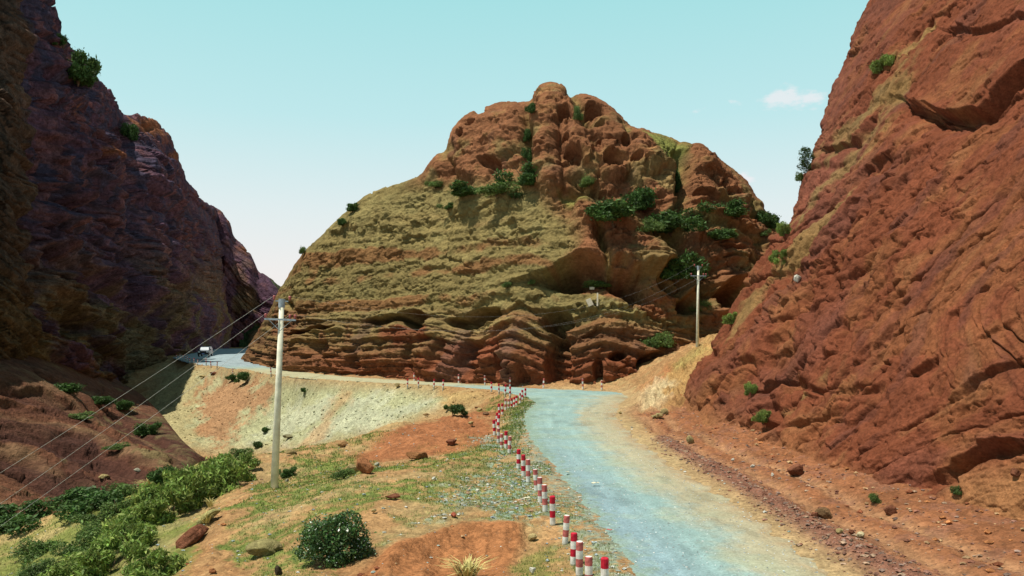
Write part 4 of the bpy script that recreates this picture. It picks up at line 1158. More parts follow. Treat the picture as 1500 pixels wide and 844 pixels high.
# ------------------------------------------------------------------ dry grass tufts
M_STRAW = plain('straw', (.50, .43, .17), .8, .1)
def tuft(px, py, wpx, hpx, label, n=60):
    p = hit(px, py); s = p.y / F; q = []
    for _ in range(n):
        an = random.uniform(0, 6.28); r0 = random.uniform(0, .15); ln = random.uniform(.5, 1); sp = random.uniform(.1, .55)
        a = np.array([math.cos(an) * r0, math.sin(an) * r0, -.05]); m = a + np.array([math.cos(an) * sp * .4, math.sin(an) * sp * .4, ln * .7]); t = a + np.array([math.cos(an) * sp, math.sin(an) * sp, ln * random.uniform(.7, 1)])
        w_ = np.array([-math.sin(an), math.cos(an), 0]) * .018
        q += [a - w_, a + w_, m + w_ * .7, m - w_ * .7, m - w_ * .7, m + w_ * .7, t, t - w_ * .05]
    q = np.array(q) * np.array([wpx * s / 1.0, wpx * s / 1.0, hpx * s])
    o = raw_mesh('grass_tuft', q, np.arange(len(q)).reshape(-1, 4), M_STRAW, None, smooth_=False); o.location = p
    tag(o, label, 'grass', 'dry grass tufts')
tuft(684, 846, 80, 34, 'straw coloured grass tuft at the foot of the eroded orange bank', 110)
tuft(302, 765, 34, 18, 'dry grass tuft hanging over the flat slab on the bank')
tuft(272, 742, 22, 20, 'dry grass tuft at the inner edge of the shrub band')
tuft(308, 742, 26, 16, 'small dry tuft above the tilted slab on the orange bank')
tuft(220, 712, 44, 16, 'pale reeds along the crest above the ravine')
tuft(258, 700, 44, 14, 'pale reeds at the upper end of the crest')

# ------------------------------------------------------------------ boulders
import bmesh
def boulder(px, py, wpx, hpx, col, label, seed, flat=.8, rot=None, group='boulders and slabs', dark=None):
    bm = bmesh.new(); bmesh.ops.create_icosphere(bm, subdivisions=4, radius=.5)
    v = np.array([x.co[:] for x in bm.verts]); fs = np.array([[y.index for y in x.verts] for x in bm.faces]); bm.free()
    r = np.random.default_rng(seed)
    for _ in range(13):                                             # planes chopped off a ball give facets
        n_ = r.normal(size=3); n_ /= np.linalg.norm(n_); d0 = r.uniform(.26, .42); k = v @ n_ - d0
        v = v - np.clip(k, 0, None)[:, None] * n_ * .92
    v = v * (1 + .10 * fbm(v[:, 0], v[:, 1], v[:, 2], 2.5, 3, .5, seed)[:, None] + .05 * fbm(v[:, 0], v[:, 1], v[:, 2], 8, 2, .6, seed + 3)[:, None])
    ext = v.max(0) - v.min(0); v = v / ext
    p = hit(px, py); s = p.y / F
    v = v * np.array([wpx * s, wpx * s * flat, hpx * s * 1.25])
    if rot: R_ = np.array(Matrix.Rotation(math.radians(rot), 3, 'Y')); v = v @ R_.T
    c = np.array(col) * (1 + .3 * fbm(v[:, 0], v[:, 1], v[:, 2], 2, 3, .6, seed)[:, None])
    o = raw_mesh('boulder', v, fs, M_BOULDER, np.clip(c, .01, .8)); o.location = p + Vector((0, wpx * s * .25, hpx * s * .26))
    tag(o, label, 'rock', group); return o
OR, TAN, RED, GRY, WHT = (.36, .155, .07), (.36, .28, .13), (.19, .075, .042), (.36, .35, .26), (.6, .58, .5)
for i, a in enumerate([
    (533, 690, 28, 22, OR, 'rounded orange boulder beside the round green shrub'), (514, 690, 22, 12, TAN, 'tan slab leaning on the orange boulder'),
    (552, 682, 8, 5, GRY, 'small grey stone beside the orange boulder'), (502, 653, 15, 6, (.22, .12, .05), 'flat brown stone on the spur crest'),
    (383, 812, 50, 20, (.24, .21, .09), 'large flat mossy slab near the flowering bush'), (405, 805, 14, 10, (.18, .15, .07), 'dark end piece broken off the mossy slab'),
    (298, 764, 42, 12, (.30, .27, .11), 'tilted tan slab on the orange bank', -32), (278, 796, 48, 18, RED, 'dark red slab sticking out of the orange bank', -35),
    (612, 670, 34, 9, (.28, .13, .055), 'red hummock of rock on the red mound'), (660, 650, 17, 8, RED, 'dark red stone on the red mound'),
    (575, 730, 24, 6, RED, 'low dark red ledge stone in the grass'), (690, 621, 8, 4, TAN, 'small tan stone on the mound near the posts'),
    (712, 607, 10, 4, (.16, .09, .05), 'dark stone on the mound edge beside the posts'), (702, 601, 8, 4, TAN, 'pale stone at the upper mound edge'), (624, 608, 9, 3, (.2, .12, .05), 'brown stone on the top rim of the red mound'),
    (547, 750, 8, 5, TAN, 'loose tan stone at the blossom bush height'), (1210, 757, 24, 14, (.20, .12, .06), 'largest loose boulder in the dirt below the cliff'), (1195, 756, 12, 6, RED, 'flat red stone beside the loose boulder'),
    (1305, 752, 16, 14, RED, 'dark boulder at the cliff toe near the green sprig'), (1170, 694, 24, 16, RED, 'red block fallen at the cliff toe'), (1012, 648, 12, 10, TAN, 'single tan stone beside the dirt track'),
    (974, 606, 12, 8, TAN, 'tan stone at the foot of the spur'), (966, 610, 11, 6, TAN, 'flatter tan stone beside the spur foot stone'), (958, 611, 8, 4, TAN, 'smallest tan stone in the spur foot row'), (909, 606, 6, 4, TAN, 'small stone where spur and road meet'),
    (1232, 780, 11, 7, TAN, 'tan stone among rubble below the loose boulder'), (1262, 786, 12, 8, (.42, .36, .22), 'pale angular stone in the dirt near the frame bottom'), (1248, 782, 10, 7, RED, 'red stone between tan and pale rubble'),
    (1168, 410, 11, 10, WHT, 'white stone perched on the cliff edge'), (1074, 675, 5, 4, WHT, 'white pebble beside the gravel strip, upper one'), (1103, 684, 7, 4, WHT, 'white flat pebble beside the gravel strip, middle one'), (1132, 697, 5, 5, WHT, 'white pebble beside the gravel strip, lower one'),
    (295, 552, 9, 3, TAN, 'flat tan stone on the crest below the car'), (312, 548, 10, 4, RED, 'reddish stone on the scree crest'), (424, 664, 20, 6, (.24, .18, .08), 'long brown stone on the spur behind the pole'), (420, 705, 6, 4, GRY, 'grey stone beside the utility pole'),
    (582, 566, 8, 5, TAN, 'tan stone on the far road rim'), (420, 641, 16, 4, (.2, .18, .1), 'dark flat stone on the pale scree'), (310, 838, 12, 6, OR, 'small orange clod on the bare bank'), (407, 840, 12, 14, (.06, .045, .03), 'dark stump like stone at the frame bottom'),
    (150, 700, 16, 6, TAN, 'pale stone lying on the bedrock ledges'), (200, 690, 10, 5, GRY, 'pale grey stone near the ravine head'), (1490, 695, 14, 10, RED, 'square red stone on the slumped toe at the frame edge'), (636, 702, 6, 4, WHT, 'pale stone in the bluish gravel patch'),
    (700, 720, 6, 4, WHT, 'white stone in the grass below the posts'), (664, 756, 9, 6, (.35, .1, .06), 'small red stone in the bluish gravel patch'), (780, 790, 14, 8, TAN, 'tan slab stone beside the cut bank and the posts'), (780, 838, 10, 8, WHT, 'white lump of stone near the nearest posts')]):
    boulder(*a[:6], 30 + i, rot=a[6] if len(a) > 6 else None)

# ------------------------------------------------------------------ banded roadside posts
M_RB = plain('bright_red_paint', (.46, .014, .035), .7, .2, 0, 10, .35); M_RF = plain('faded_red_paint', (.46, .13, .12), .85, .1, 0, 10, .38)
M_WP = plain('white_paint', (.68, .68, .64), .8, .15, 0, 9, .28); M_CON = plain('bare_concrete', (.40, .38, .28), .9, .1, 0, 20, .2)


def post_mesh(bright, h=.80, r=.082):
    m = MB(); n = 14; zs = [-.35, .0, .2, .4, .6, .78]; q = h / .8
    prof = [(-.35, r, 2), (.0, r, 1), (.2, r, 0), (.4, r, 1), (.6, r, 0)]
    rings = [(-.35, r), (.03, r), (.215, r), (.405, r), (.6, r), (.785, r), (.8, r * .86)]; mi = [2, 1, 0, 1, 0, 0]
    vs = [(rr * math.cos(6.2832 * k / n), rr * math.sin(6.2832 * k / n), z * q) for z, rr in rings for k in range(n)]
    m.v = vs; m.n = len(vs)
    for i in range(len(rings) - 1):
        for k in range(n): m.f.append((i * n + k, i * n + (k + 1) % n, (i + 1) * n + (k + 1) % n, (i + 1) * n + k)); m.m.append(mi[i])
    t = (len(rings) - 1) * n; m.f.append(tuple(range(t, t + n))); m.m.append(1 if not bright else 0)
    o = m.build('banded_post', [M_RB if bright else M_RF, M_WP, M_CON]); unlink(o); return o


PB, PF, PT = post_mesh(True), post_mesh(False), post_mesh(False, .98)
ORD_ = 'first second third fourth fifth sixth seventh eighth ninth tenth eleventh twelfth thirteenth fourteenth fifteenth sixteenth seventeenth eighteenth nineteenth twentieth'.split()
ORD_ += ['twenty-' + o for o in ORD_[:9]] + ['thirtieth']


def post(p, src, label, group, lean=None):
    o = src.copy(); C.objects.link(o); o.name = 'banded_post'; o.location = p
    o.rotation_euler = lean or (random.uniform(-.06, .06), random.uniform(-.07, .07), random.uniform(0, 6)); o.scale = (1, 1, random.uniform(.93, 1.06)); tag(o, label, 'post', group); return o


near = [(885.5, 878, 1), (862.5, 868, 0), (848.5, 842, 0), (840, 819, 1), (827.7, 787, 0), (809.6, 768, 1), (798.8, 754, 0), (791.8, 739, 0), (786, 720, 0), (773.7, 707, 0), (766.8, 698, 1), (759.4, 685, 1),
        (746, 661.5, 0), (741, 654.5, 1), (734.7, 649, 0), (730, 644, 0), (724.6, 636, 1), (729.5, 626, 1), (727, 613, 1), (731.5, 606, 1), (736, 601.5, 1), (740.8, 597.5, 0), (745, 595, 0), (749.5, 592.5, 1), (753, 590.5, 1), (756.5, 588.5, 1),
        (762, 587, 0), (765.5, 584.5, 1), (769.5, 582.5, 1)]
for i, (px, py, b) in enumerate(near):
    g = G(px, py); g.z = ground_z(g.x, g.y)
    post(g, PB if b else PF, ('bright red' if b else 'faded pink red') + ' and white banded post, %s from the near end of the roadside row' % ORD_[i], 'banded posts along the near road edge')
for i, (px, py) in enumerate([(747, 579), (740, 576), (731, 573.5), (720, 571.5), (649, 567), (635.6, 566), (613, 564.5), (597, 565)]):
    post(hit(px, py + 1), PB, 'small red and white post on the ravine rim, %s from the bend' % ORD_[i], 'banded posts on the ravine rim of the far road')
for i, (px, d) in enumerate([(881.6, 74.2), (854, 75.4), (796, 77.3), (747, 79.3), (710.5, 82), (672, 84.8), (607, 89)]):
    q = P(px, 500, d); q.z = ground_z(q.x, q.y) + .02
    post(q, PT, 'pale pink and white post against the hill foot, %s from the spur' % ORD_[i], 'pale posts at the foot of the hill')
for px, py, lb in [(404.7, 554, 'small banded post just behind the near utility pole'), (341, 547, 'lone white post on the scree crest above the dark shrub'), (397, 548, 'pale post across the far road behind the utility pole')]:
    post(hit(px, py), PF, lb, 'banded posts on the distant bend')
for i, (px, py) in enumerate([(318, 536), (309, 536), (302, 531), (289.5, 532), (284, 530), (278, 530), (275, 526.5), (272, 525), (268, 524.5), (263.5, 523), (258.5, 524)]):
    post(hit(px, py + 1), PB if i % 3 else PF, 'tiny red and white post near the car, %s from the scree crest' % ORD_[i], 'banded posts on the distant bend')

# ------------------------------------------------------------------ utility poles and wires
M_POLE = plain('pole_concrete', (.70, .69, .55), .85, .15, 0, 3, .2); M_STEEL = plain('galvanised_steel', (.30, .36, .40), .5, .4, .4); M_INS = plain('insulator', (.30, .06, .05), .3, .5); M_WIRE = plain('aluminium_wire', (.55, .55, .52), .5, .4, .3)


def utility_pole(p, H, lean, rz, label, r0=.165, r1=.105):
    e = empty('utility_pole', p, 0); e.rotation_euler = (0, lean, rz)
    m = MB(); m.tube([(0, 0, -1.0), (0, 0, H * .5), (0, 0, H)], [r0 + .01, (r0 + r1) / 2, r1], 16); m.build('shaft', M_POLE, e, True)
    m = MB(); m.box((0, -.13, H - .86), (1.36, .07, .08)); m.build('crossarm', M_STEEL, e)
    m = MB()
    for s_ in (-1, 1): m.tube([(s_ * .55, -.13, H - .84), (0, -.12, H - 1.35)], .016, 6)
    m.build('brace', M_STEEL, e)
    m = MB(); m.tube([(0, 0, H - .34), (0, 0, H + .04)], r1 + .035, 14); m.box((0, 0, H - .06), (.55, .06, .05)); m.build('top_bracket', M_STEEL, e)
    tips = []
    for x, z in [(-.34, H - .02), (-.64, H - .82), (.42, H - .82), (.34, H - .02), (.64, H - .82)]:
        m = MB(); m.tube([(x, -.13 if z < H - .5 else 0, z), (x, -.13 if z < H - .5 else 0, z + .07), (x, -.13 if z < H - .5 else 0, z + .09), (x, -.13 if z < H - .5 else 0, z + .14), (x, -.13 if z < H - .5 else 0, z + .2)], [.02, .06, .04, .075, .03], 10)
        m.build('insulator', M_INS, e, True); tips.append(Vector((x, -.13 if z < H - .5 else 0, z + .19)))
    Mx = Matrix.Translation(p) @ Matrix.Rotation(rz, 4, 'Z') @ Matrix.Rotation(lean, 4, 'Y')
    tag(e, label, 'utility pole', 'concrete utility poles'); return [Mx @ t for t in tips]


pn = hit(402, 711); Hn = 272 * pn.y / F
tn = utility_pole(pn, Hn, math.atan(11 / 272), 0, 'tall pale concrete utility pole with one crossarm standing on the grassy spur')
pf = hit(1021.5, 503); Hf = 113 * pf.y / F
tf = utility_pole(pf, Hf, math.atan(1.5 / 113), 0, 'distant pale utility pole on the dirt spur between hill and cliff', .135, .085)


def wire(a, b, sag, r, label, group):
    pts = [a.lerp(b, t) - Vector((0, 0, sag * 4 * t * (1 - t))) for t in np.linspace(0, 1, 40)]
    m = MB(); m.tube(pts, r, 5); o = m.build('power_line', M_WIRE); tag(o, label, 'wire', group)


for i, (ep, nm) in enumerate([(P(-200, 817, 30), 'uppermost'), (P(-200, 876, 30), 'middle'), (P(-200, 912, 30), 'lowest')]):
    wire(tn[i], ep, .12, .006, nm + ' of the three wires running down from the near pole over the ravine', 'wires over the ravine')
for i, nm in enumerate(['top', 'middle', 'bottom']):
    k = [0, 1, 4][i]
    wire(tf[k], tn[[3, 4, 2][i]], 2.4, .0025, nm + ' wire of the span between the two utility poles', 'wires between the poles')

# ------------------------------------------------------------------ the car on the distant bend
M_CAR = plain('dark_car_paint', (.012, .014, .022), .25, .6, 0, 3, .1); M_GLASS = plain('car_glass', (.62, .66, .70), .12, .8, 0, 2, .05); M_DGLASS = plain('tinted_glass', (.02, .025, .03), .15, .5, 0, 2, .05); M_TYRE = plain('tyre_rubber', (.02, .02, .02), .9, .1); M_RIM = plain('rim_alloy', (.4, .4, .42), .35, .5, .8)  # windscreen glass: sky reflection put into a pale colour
M_LAMP = plain('headlight_glass', (.75, .78, .8), .15, .6); M_GRILLE = plain('grille_plastic', (.015, .015, .016), .5, .3); M_PLATE = plain('number_plate', (.10, .16, .36), .5, .3); M_HOOD = plain('hood_sky_sheen', (.22, .24, .27), .2, .6, .9)
car = empty('car', hit(301, 522.5), math.radians(12)); car.location.z += .02; car.scale = (1.18, 1.18, 1.18)
prof = [(-2.25, .42), (-2.28, .75), (-2.2, 1.0), (-1.25, 1.12), (-.55, 1.66), (.1, 1.74), (1.55, 1.72), (2.1, 1.12), (2.25, .95), (2.28, .45)]
m = MB(); n = len(prof); vs = []
for sx_ in (-1, 1):
    for (y, z) in prof:
        wdt = .92 if z < 1.15 else .92 - .17 * (z - 1.12) / .6
        vs.append((sx_ * wdt, y, z))
m.add(vs, [tuple(range(n))[::-1], tuple(range(n, 2 * n))] + [(i, (i + 1) % n, n + (i + 1) % n, n + i) for i in range(n)])
bo = m.build('body', M_CAR, car); md = bo.modifiers.new('bevel', 'BEVEL'); md.width = .07; md.segments = 3; md.limit_method = 'ANGLE'
m = MB(); m.add([(-.74, -1.20, 1.17), (.74, -1.20, 1.17), (.64, -.60, 1.64), (-.64, -.60, 1.64)], [(0, 1, 2, 3)])
m.add([(-.74, -1.17, 1.15), (.74, -1.17, 1.15), (.64, -.57, 1.62), (-.64, -.57, 1.62)], [(3, 2, 1, 0)]); m.build('windscreen', M_GLASS, car)
for s_ in (-1, 1):
    m = MB(); x0, x1 = s_ * .925, s_ * .80
    m.box((s_ * .872, .05, 1.38), (.012, 1.0, .36), rot=Matrix.Rotation(s_ * -.27, 3, 'Y')); m.build('side_window', M_DGLASS, car)
    m = MB(); m.box((s_ * .872, 1.15, 1.38), (.012, .85, .34), rot=Matrix.Rotation(s_ * -.27, 3, 'Y')); m.build('side_window', M_DGLASS, car)
    m = MB(); m.box((s_ * .68, -2.25, .86), (.36, .08, .15)); m.build('headlight', M_LAMP, car)
    m = MB(); m.box((s_ * 1.02, -.95, 1.2), (.2, .12, .16)); m.build('wing_mirror', M_CAR, car)
    for y in (-1.4, 1.4):
        w_ = empty('wheel', (s_ * .82, y, .37)); w_.parent = car
        m = MB(); m.tube([(-.12, 0, 0), (-.10, 0, 0), (.10, 0, 0), (.12, 0, 0)], [.32, .37, .37, .32], 20); m.build('tyre', M_TYRE, w_, True)
        m = MB(); m.tube([(-.125, 0, 0), (.125, 0, 0)], .22, 14); m.build('rim', M_RIM, w_)
m = MB(); m.box((0, -2.27, .86), (.94, .05, .16)); m.build('grille', M_GRILLE, car)
m = MB(); m.box((0, -2.30, .52), (1.8, .16, .24)); m.build('bumper', M_GRILLE, car)
m = MB(); m.box((0, -2.395, .55), (.46, .02, .14)); m.build('number_plate', M_PLATE, car)
m = MB(); m.box((0, -2.235, 1.03), (1.7, .07, .05)); m.box((0, -1.75, 1.075), (1.5, .75, .02), rot=Matrix.Rotation(.125, 3, 'X')); m.build('hood', M_HOOD, car)  # pale metal hood stands in for sky sheen on the dark paint
tag(car, 'dark off-road car with a bright windscreen driving on the shaded bend', 'car')

# ------------------------------------------------------------------ white boards on the hill, scraps on the road
M_BOARD = plain('white_board_paint', (.52, .48, .38), .8, .2, 0, 6, .15)
def board(px, py, w_, h_, ry, rz, label):
    p = hit(px, py); s = p.y / F; m = MB(); m.box((0, 0, 0), (w_ * s, .06, h_ * s)); o = m.build('white_board', M_BOARD)
    md = o.modifiers.new('bevel', 'BEVEL'); md.width = .015; md.segments = 2
    o.location = p + Vector((0, -.15, 0)); o.rotation_euler = (-.2, math.radians(ry), math.radians(rz)); tag(o, label, 'board', 'white boards on the rock')
board(863.5, 443, 8, 11, -24, 10, 'tilted white board propped on the ledge below the flat green shrub')
board(875, 439, 2.2, 20, 2, 0, 'narrow upright white board against the rounded rock')
board(867, 422.5, 7, 4, 0, 0, 'small white board directly under the flat green shrub')
M_PAPER = plain('pale_paper', (.62, .6, .45), .8, .1, 0, 5, .1)
for px, py, w_, h_, rz, lb in [(872, 708.5, 11, 2.2, 8, 'long pale scrap lying on the blue gravel road'), (831, 692, 5, 2, 0, 'small white scrap on the road above the long one'), (893, 777, 7, 2, -20, 'dull red scrap on the road edge near the posts'), (772, 730, 9, 6, 30, 'pale crumpled scrap on the gravel outside the posts')]:
    p = hit(px, py); s = p.y / F; n_ = 9; gx, gy = np.meshgrid(np.linspace(-.5, .5, n_), np.linspace(-.5, .5, n_))
    gz = .12 * fbm(gx * 2, gy * 2, 0 * gx + px, 1.5, 2, .5, px)
    vv = np.stack([gx * w_ * s, gy * w_ * s * .5, (gz + .08) * w_ * s * .8], -1); ft = grid_faces(n_, n_); v2 = vv.reshape(-1, 3)
    o = raw_mesh('litter_scrap', np.concatenate([v2, v2 - [0, 0, .012]]), np.concatenate([ft[:, ::1], (ft + n_ * n_)[:, ::-1]]), M_RF if 'red' in lb else M_PAPER); o.location = p + Vector((0, 0, .02)); o.rotation_euler = (0, 0, math.radians(rz)); tag(o, lb, 'litter', 'scraps on the gravel')

# ------------------------------------------------------------------ grass blades and loose stones
A_ = np.gradient(D_, axis=0) * np.gradient(X_, axis=1)
vis = (gpx > -60) & (gpx < 1560) & (gpy < 900) & (gpy > 480)
def scatter(wt, n):
    w_ = (wt * vis).ravel().astype(np.float64); w_ /= w_.sum(); i = RNG.choice(w_.size, n, p=w_); r, c_ = np.divmod(i, X_.shape[1])
    r = np.clip(r, 1, X_.shape[0] - 2); c_ = np.clip(c_, 1, X_.shape[1] - 2); fr_, fc = RNG.uniform(0, 1, n), RNG.uniform(0, 1, n)
    a = GV[r, c_] * (1 - fr_)[:, None] + GV[r + 1, c_] * fr_[:, None]; b = GV[r, c_ + 1] * (1 - fr_)[:, None] + GV[r + 1, c_ + 1] * fr_[:, None]
    return a * (1 - fc)[:, None] + b * fc[:, None], r, c_
gw = np.clip(gstrong + .35 * grassm + yellow * .30 * (D_ < 60), 0, 1) * np.clip(A_, 0, None) ** .75 * (D_ < 75) * (1 - cut) * (rsd < -.15)
nb = 85000; pts, r, c_ = scatter(gw, nb)
h_ = RNG.uniform(.025, .085, nb) * np.clip(pts[:, 1] / 28, .8, 1.8); an = RNG.uniform(0, 6.28, nb); ln = RNG.uniform(.1, .8, nb)
wv = np.stack([np.cos(an), np.sin(an), 0 * an], 1); tv = np.stack([-np.sin(an) * ln, np.cos(an) * ln, 1 + 0 * an], 1)
q = np.stack([pts - wv * h_[:, None] * .22, pts + wv * h_[:, None] * .22, pts + tv * h_[:, None]], 1); q[:, :2, 2] -= .01
yl = yellow[r, c_] * (RNG.uniform(size=nb) < .5)
gc = np.array((.165, .225, .05)) * RNG.uniform(.55, 1.35, (nb, 1)); gc = gc * (1 - yl[:, None]) + np.array((.36, .33, .12)) * yl[:, None]
o = raw_mesh('grass', q.reshape(-1, 3), np.arange(3 * nb).reshape(-1, 3), M_LEAF, np.repeat(gc, 3, 0), smooth_=False); tag(o, 'short green grass growing in patches on the spur and the road verge', 'grass', kind='stuff')
OCT = np.array([[1, 0, 0], [-1, 0, 0], [0, 1, 0], [0, -1, 0], [0, 0, 1], [0, 0, -1], [.6, .6, .5], [-.6, .6, .5], [.6, -.6, .5], [-.6, -.6, .5]], float)
OF = np.array([[0, 6, 4], [6, 2, 4], [2, 7, 4], [7, 1, 4], [1, 9, 4], [9, 3, 4], [3, 8, 4], [8, 0, 4], [0, 2, 6], [2, 1, 7], [1, 3, 9], [3, 0, 8], [2, 0, 5], [1, 2, 5], [3, 1, 5], [0, 3, 5]])
def stones(name, wt, n, smin, smax, colfn, label):
    pts, r, c_ = scatter(wt, n); s_ = smin * (smax / smin) ** (RNG.uniform(0, 1, n) ** 2.6)
    v = OCT[None] * RNG.uniform(.55, 1.15, (n, 10, 1)); an = RNG.uniform(0, 6.28, n); ca, sa = np.cos(an)[:, None], np.sin(an)[:, None]
    v = np.stack([v[..., 0] * ca - v[..., 1] * sa, v[..., 0] * sa + v[..., 1] * ca, v[..., 2] * .7], -1) * np.stack([s_, s_ * RNG.uniform(.6, 1, n), s_ * RNG.uniform(.6, 1, n)], 1)[:, None] + pts[:, None]
    v[..., 2] += (s_ * .15)[:, None]
    o = raw_mesh(name, v.reshape(-1, 3), (OF[None] + 10 * np.arange(n)[:, None, None]).reshape(-1, 3), M_STONES, np.repeat(colfn(n, r, c_), 10, 0), smooth_=False); tag(o, label, 'stones', kind='stuff')
def mixc(cs, n): return np.array(cs)[RNG.integers(0, len(cs), n)] * RNG.uniform(.7, 1.25, (n, 1))
Ap = np.clip(A_, 0, None)
stones('scree_stones', scree * Ap ** .8 * (rsd < -.3), 5500, .03, .22, lambda n, r, c_: col[r, c_] * RNG.uniform(.75, 1.2, (n, 1)), 'loose angular stones strewn over the pale scree')
stones('roadside_gravel', (np.clip(wind * 1.5, 0, 1) + .12 * vr) * Ap ** .7 * (1 - bank) * (rsd < .2), 9000, .018, .11, lambda n, r, c_: mixc([(.25, .13, .095), (.20, .09, .06), (.32, .22, .15), (.22, .15, .12)], n), 'reddish gravel heaped in a strip beside the road')
stones('verge_gravel', (blueg * 1.2 + .5 * nr * (X_ < 3) + .05 * grassm + .06 * (1 - vr) * (D_ < 60)) * Ap ** .7 * (rsd < .1), 9000, .016, .09, lambda n, r, c_: mixc([(.33, .40, .36), (.40, .40, .33), (.28, .34, .36), (.40, .26, .17), (.5, .5, .45)], n), 'bluish grey gravel spilled over the grassy verge')
stones('spur_rubble', bank * Ap ** .8, 1600, .05, .4, lambda n, r, c_: mixc([(.42, .30, .13), (.45, .36, .2), (.34, .2, .09)], n), 'tan rubble on the dirt spur')
stones('dirt_clods', (vr * smooth(9.6, 10.8, X_) + .3 * cut + .25 * orange) * Ap ** .7 * (D_ < 58), 2600, .02, .16, lambda n, r, c_: mixc([(.36, .15, .06), (.25, .09, .045), (.4, .26, .14)], n), 'red clods and chips scattered below the cliff and on the bank')
pk = RNG.integers(0, nr_ * nc_, 60000); rr_, cc_ = np.divmod(pk, nc_); ok = (RV[rr_, cc_, 1] < 62) & (RV[rr_, cc_, 1] > 14) & (np.abs(w[cc_] - .5) < .5); rr_, cc_ = rr_[ok][:2600], cc_[ok][:2600]
n = len(rr_); s_ = RNG.uniform(.012, .035, n); pv = RV[rr_, cc_] + RNG.normal(0, .03, (n, 3)) * [1, 1, 0]
v = OCT[None] * RNG.uniform(.55, 1.15, (n, 10, 1)) * s_[:, None, None] * [1, 1, .7] + pv[:, None]
o = raw_mesh('road_gravel', v.reshape(-1, 3), (OF[None] + 10 * np.arange(n)[:, None, None]).reshape(-1, 3), M_STONES, np.repeat(mixc([(.4, .46, .46), (.5, .52, .5), (.3, .34, .34)], n), 10, 0), smooth_=False); tag(o, 'loose pale gravel lying on the road surface', 'gravel', kind='stuff')

# ------------------------------------------------------------------ camera, light, sky
sc = bpy.context.scene
cam = bpy.data.cameras.new('camera'); co = bpy.data.objects.new('camera', cam); C.objects.link(co)
co.location = (0, 0, CAMZ); co.rotation_euler = (math.radians(90), 0, 0)
cam.sensor_width = 36; cam.lens = 36 * F / 1500; cam.shift_y = (HY - 422) / 1500; cam.clip_end = 6000; cam.clip_start = .1
sc.camera = co
SUN_EL, SUN_AZ = math.radians(69), math.radians(252)      # azimuth of the sun clockwise from +Y
sdir = Vector((math.sin(SUN_AZ) * math.cos(SUN_EL), math.cos(SUN_AZ) * math.cos(SUN_EL), math.sin(SUN_EL)))
sl = bpy.data.lights.new('sun', 'SUN'); so = bpy.data.objects.new('sun', sl); C.objects.link(so)
sl.energy = 5.0; sl.angle = math.radians(.5); sl.color = (1, .94, .82)
so.rotation_euler = sdir.to_track_quat('Z', 'Y').to_euler(); so.location = (-60, 0, 90)
wd = bpy.data.worlds.new('World'); sc.world = wd; wd.use_nodes = True
nt = wd.node_tree; L = nt.links.new; bg = nt.nodes['Background']
sky = N(nt, 'ShaderNodeTexSky', sky_type='NISHITA'); sky.sun_disc = False; sky.sun_elevation = SUN_EL; sky.sun_rotation = SUN_AZ
sky.dust_density = 1.6; sky.ozone_density = 1.0; sky.air_density = 1.0
tc = N(nt, 'ShaderNodeTexCoord')
tint = N(nt, 'ShaderNodeMix', data_type='RGBA', blend_type='MULTIPLY'); tint.inputs['Factor'].default_value = 1
L(sky.outputs['Color'], tint.inputs['A']); tint.inputs['B'].default_value = (1.0, 1.0, .8, 1)
# pale summer haze low in the sky
sx = N(nt, 'ShaderNodeSeparateXYZ'); L(tc.outputs['Generated'], sx.inputs[0])
ramp = N(nt, 'ShaderNodeValToRGB'); L(sx.outputs['Z'], ramp.inputs['Fac'])
cr = ramp.color_ramp; cr.elements[0].position = 0.0; cr.elements[0].color = (8.6, 8.1, 8.1, 1)
cr.elements[1].position = 1.0; cr.elements[1].color = (.6, 1.0, 1.35, 1)
for p_, c_ in [(.07, (8.4, 8.0, 8.0)), (.15, (7.2, 8.0, 8.1)), (.26, (5.0, 7.7, 7.9)), (.40, (3.6, 7.2, 7.35)), (.52, (1.3, 2.7, 3.1))]:
    el = cr.elements.new(p_); el.color = (*c_, 1)
mixs = N(nt, 'ShaderNodeMix', data_type='RGBA'); mixs.inputs['Factor'].default_value = .85
L(tint.outputs['Result'], mixs.inputs['A']); L(ramp.outputs['Color'], mixs.inputs['B'])
# thin cloud shreds above the cliff
nzw = N(nt, 'ShaderNodeTexNoise'); nzw.inputs['Scale'].default_value = 13; nzw.inputs['Detail'].default_value = 7; nzw.inputs['Roughness'].default_value = .6
mp = N(nt, 'ShaderNodeMapping'); mp.inputs['Scale'].default_value = (1, 1, 2.2); L(tc.outputs['Generated'], mp.inputs['Vector']); L(mp.outputs['Vector'], nzw.inputs['Vector'])


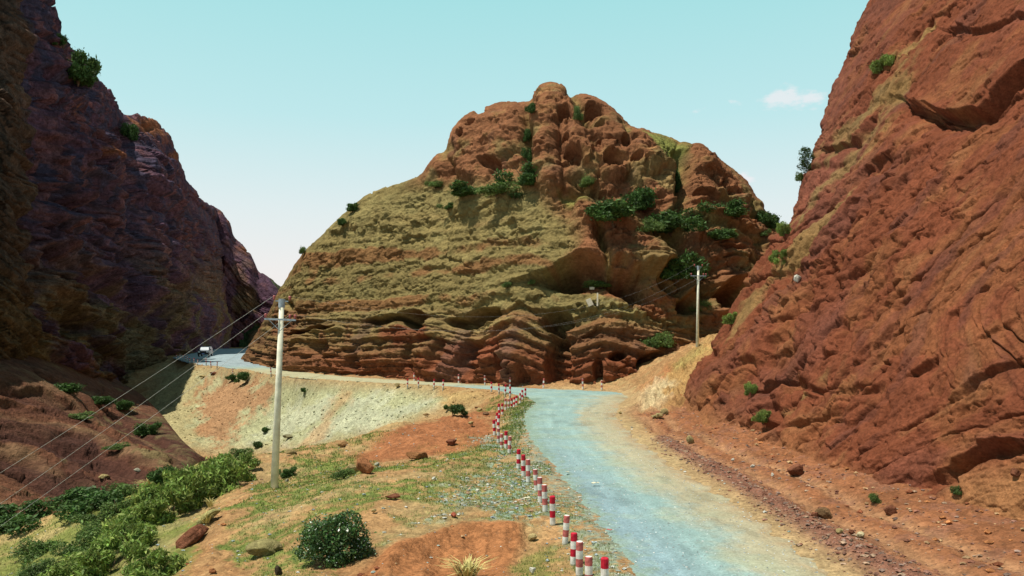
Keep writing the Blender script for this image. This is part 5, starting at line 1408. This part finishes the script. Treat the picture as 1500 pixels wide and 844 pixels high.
def cloud(px, py, rad, zs, thr):
    v = (P(px, py, 1) - Vector((0, 0, CAMZ))).normalized()
    sb = N(nt, 'ShaderNodeVectorMath', operation='SUBTRACT'); L(tc.outputs['Generated'], sb.inputs[0]); sb.inputs[1].default_value = v
    ml = N(nt, 'ShaderNodeVectorMath', operation='MULTIPLY'); L(sb.outputs[0], ml.inputs[0]); ml.inputs[1].default_value = (1, 1, zs)
    ln = N(nt, 'ShaderNodeVectorMath', operation='LENGTH'); L(ml.outputs[0], ln.inputs[0])
    mr = N(nt, 'ShaderNodeMapRange'); mr.inputs['From Min'].default_value = rad; mr.inputs['From Max'].default_value = 0; L(ln.outputs['Value'], mr.inputs['Value'])
    ad = N(nt, 'ShaderNodeMath', operation='MULTIPLY_ADD'); L(nzw.outputs['Fac'], ad.inputs[0]); ad.inputs[1].default_value = 2.6; L(mr.outputs['Result'], ad.inputs[2])
    m2 = N(nt, 'ShaderNodeMapRange'); m2.interpolation_type = 'SMOOTHSTEP'; m2.inputs['From Min'].default_value = thr; m2.inputs['From Max'].default_value = thr + .32; L(ad.outputs[0], m2.inputs['Value'])
    m3 = N(nt, 'ShaderNodeMath', operation='MULTIPLY'); L(m2.outputs['Result'], m3.inputs[0])
    gt = N(nt, 'ShaderNodeMath', operation='GREATER_THAN'); L(mr.outputs['Result'], gt.inputs[0]); gt.inputs[1].default_value = .0
    L(gt.outputs[0], m3.inputs[1]); return m3.outputs[0]


f1 = cloud(1138, 146, .135, 4.2, 1.92); f3 = cloud(1090, 262, .03, 2.0, 1.9)
mxa = N(nt, 'ShaderNodeMath', operation='MAXIMUM'); L(f1, mxa.inputs[0]); mxa.inputs[1].default_value = 0
mxb = N(nt, 'ShaderNodeMath', operation='MAXIMUM'); L(mxa.outputs[0], mxb.inputs[0]); L(f3, mxb.inputs[1])
mc = N(nt, 'ShaderNodeMix', data_type='RGBA'); mf = N(nt, 'ShaderNodeMath', operation='MULTIPLY'); mf.inputs[1].default_value = .6; L(mxb.outputs[0], mf.inputs[0]); L(mf.outputs[0], mc.inputs['Factor']); L(mixs.outputs['Result'], mc.inputs['A']); mc.inputs['B'].default_value = (8.2, 7.6, 7.8, 1)
L(mc.outputs['Result'], bg.inputs['Color']); bg.inputs['Strength'].default_value = .1
vs = sc.view_settings; vs.view_transform = 'Standard'; vs.look = 'None'; vs.gamma = 1; vs.exposure = 0.2; vs.use_curve_mapping = False
sc.render.engine = 'CYCLES'; sc.cycles.max_bounces = 5; sc.cycles.diffuse_bounces = 3; sc.cycles.use_denoising = True
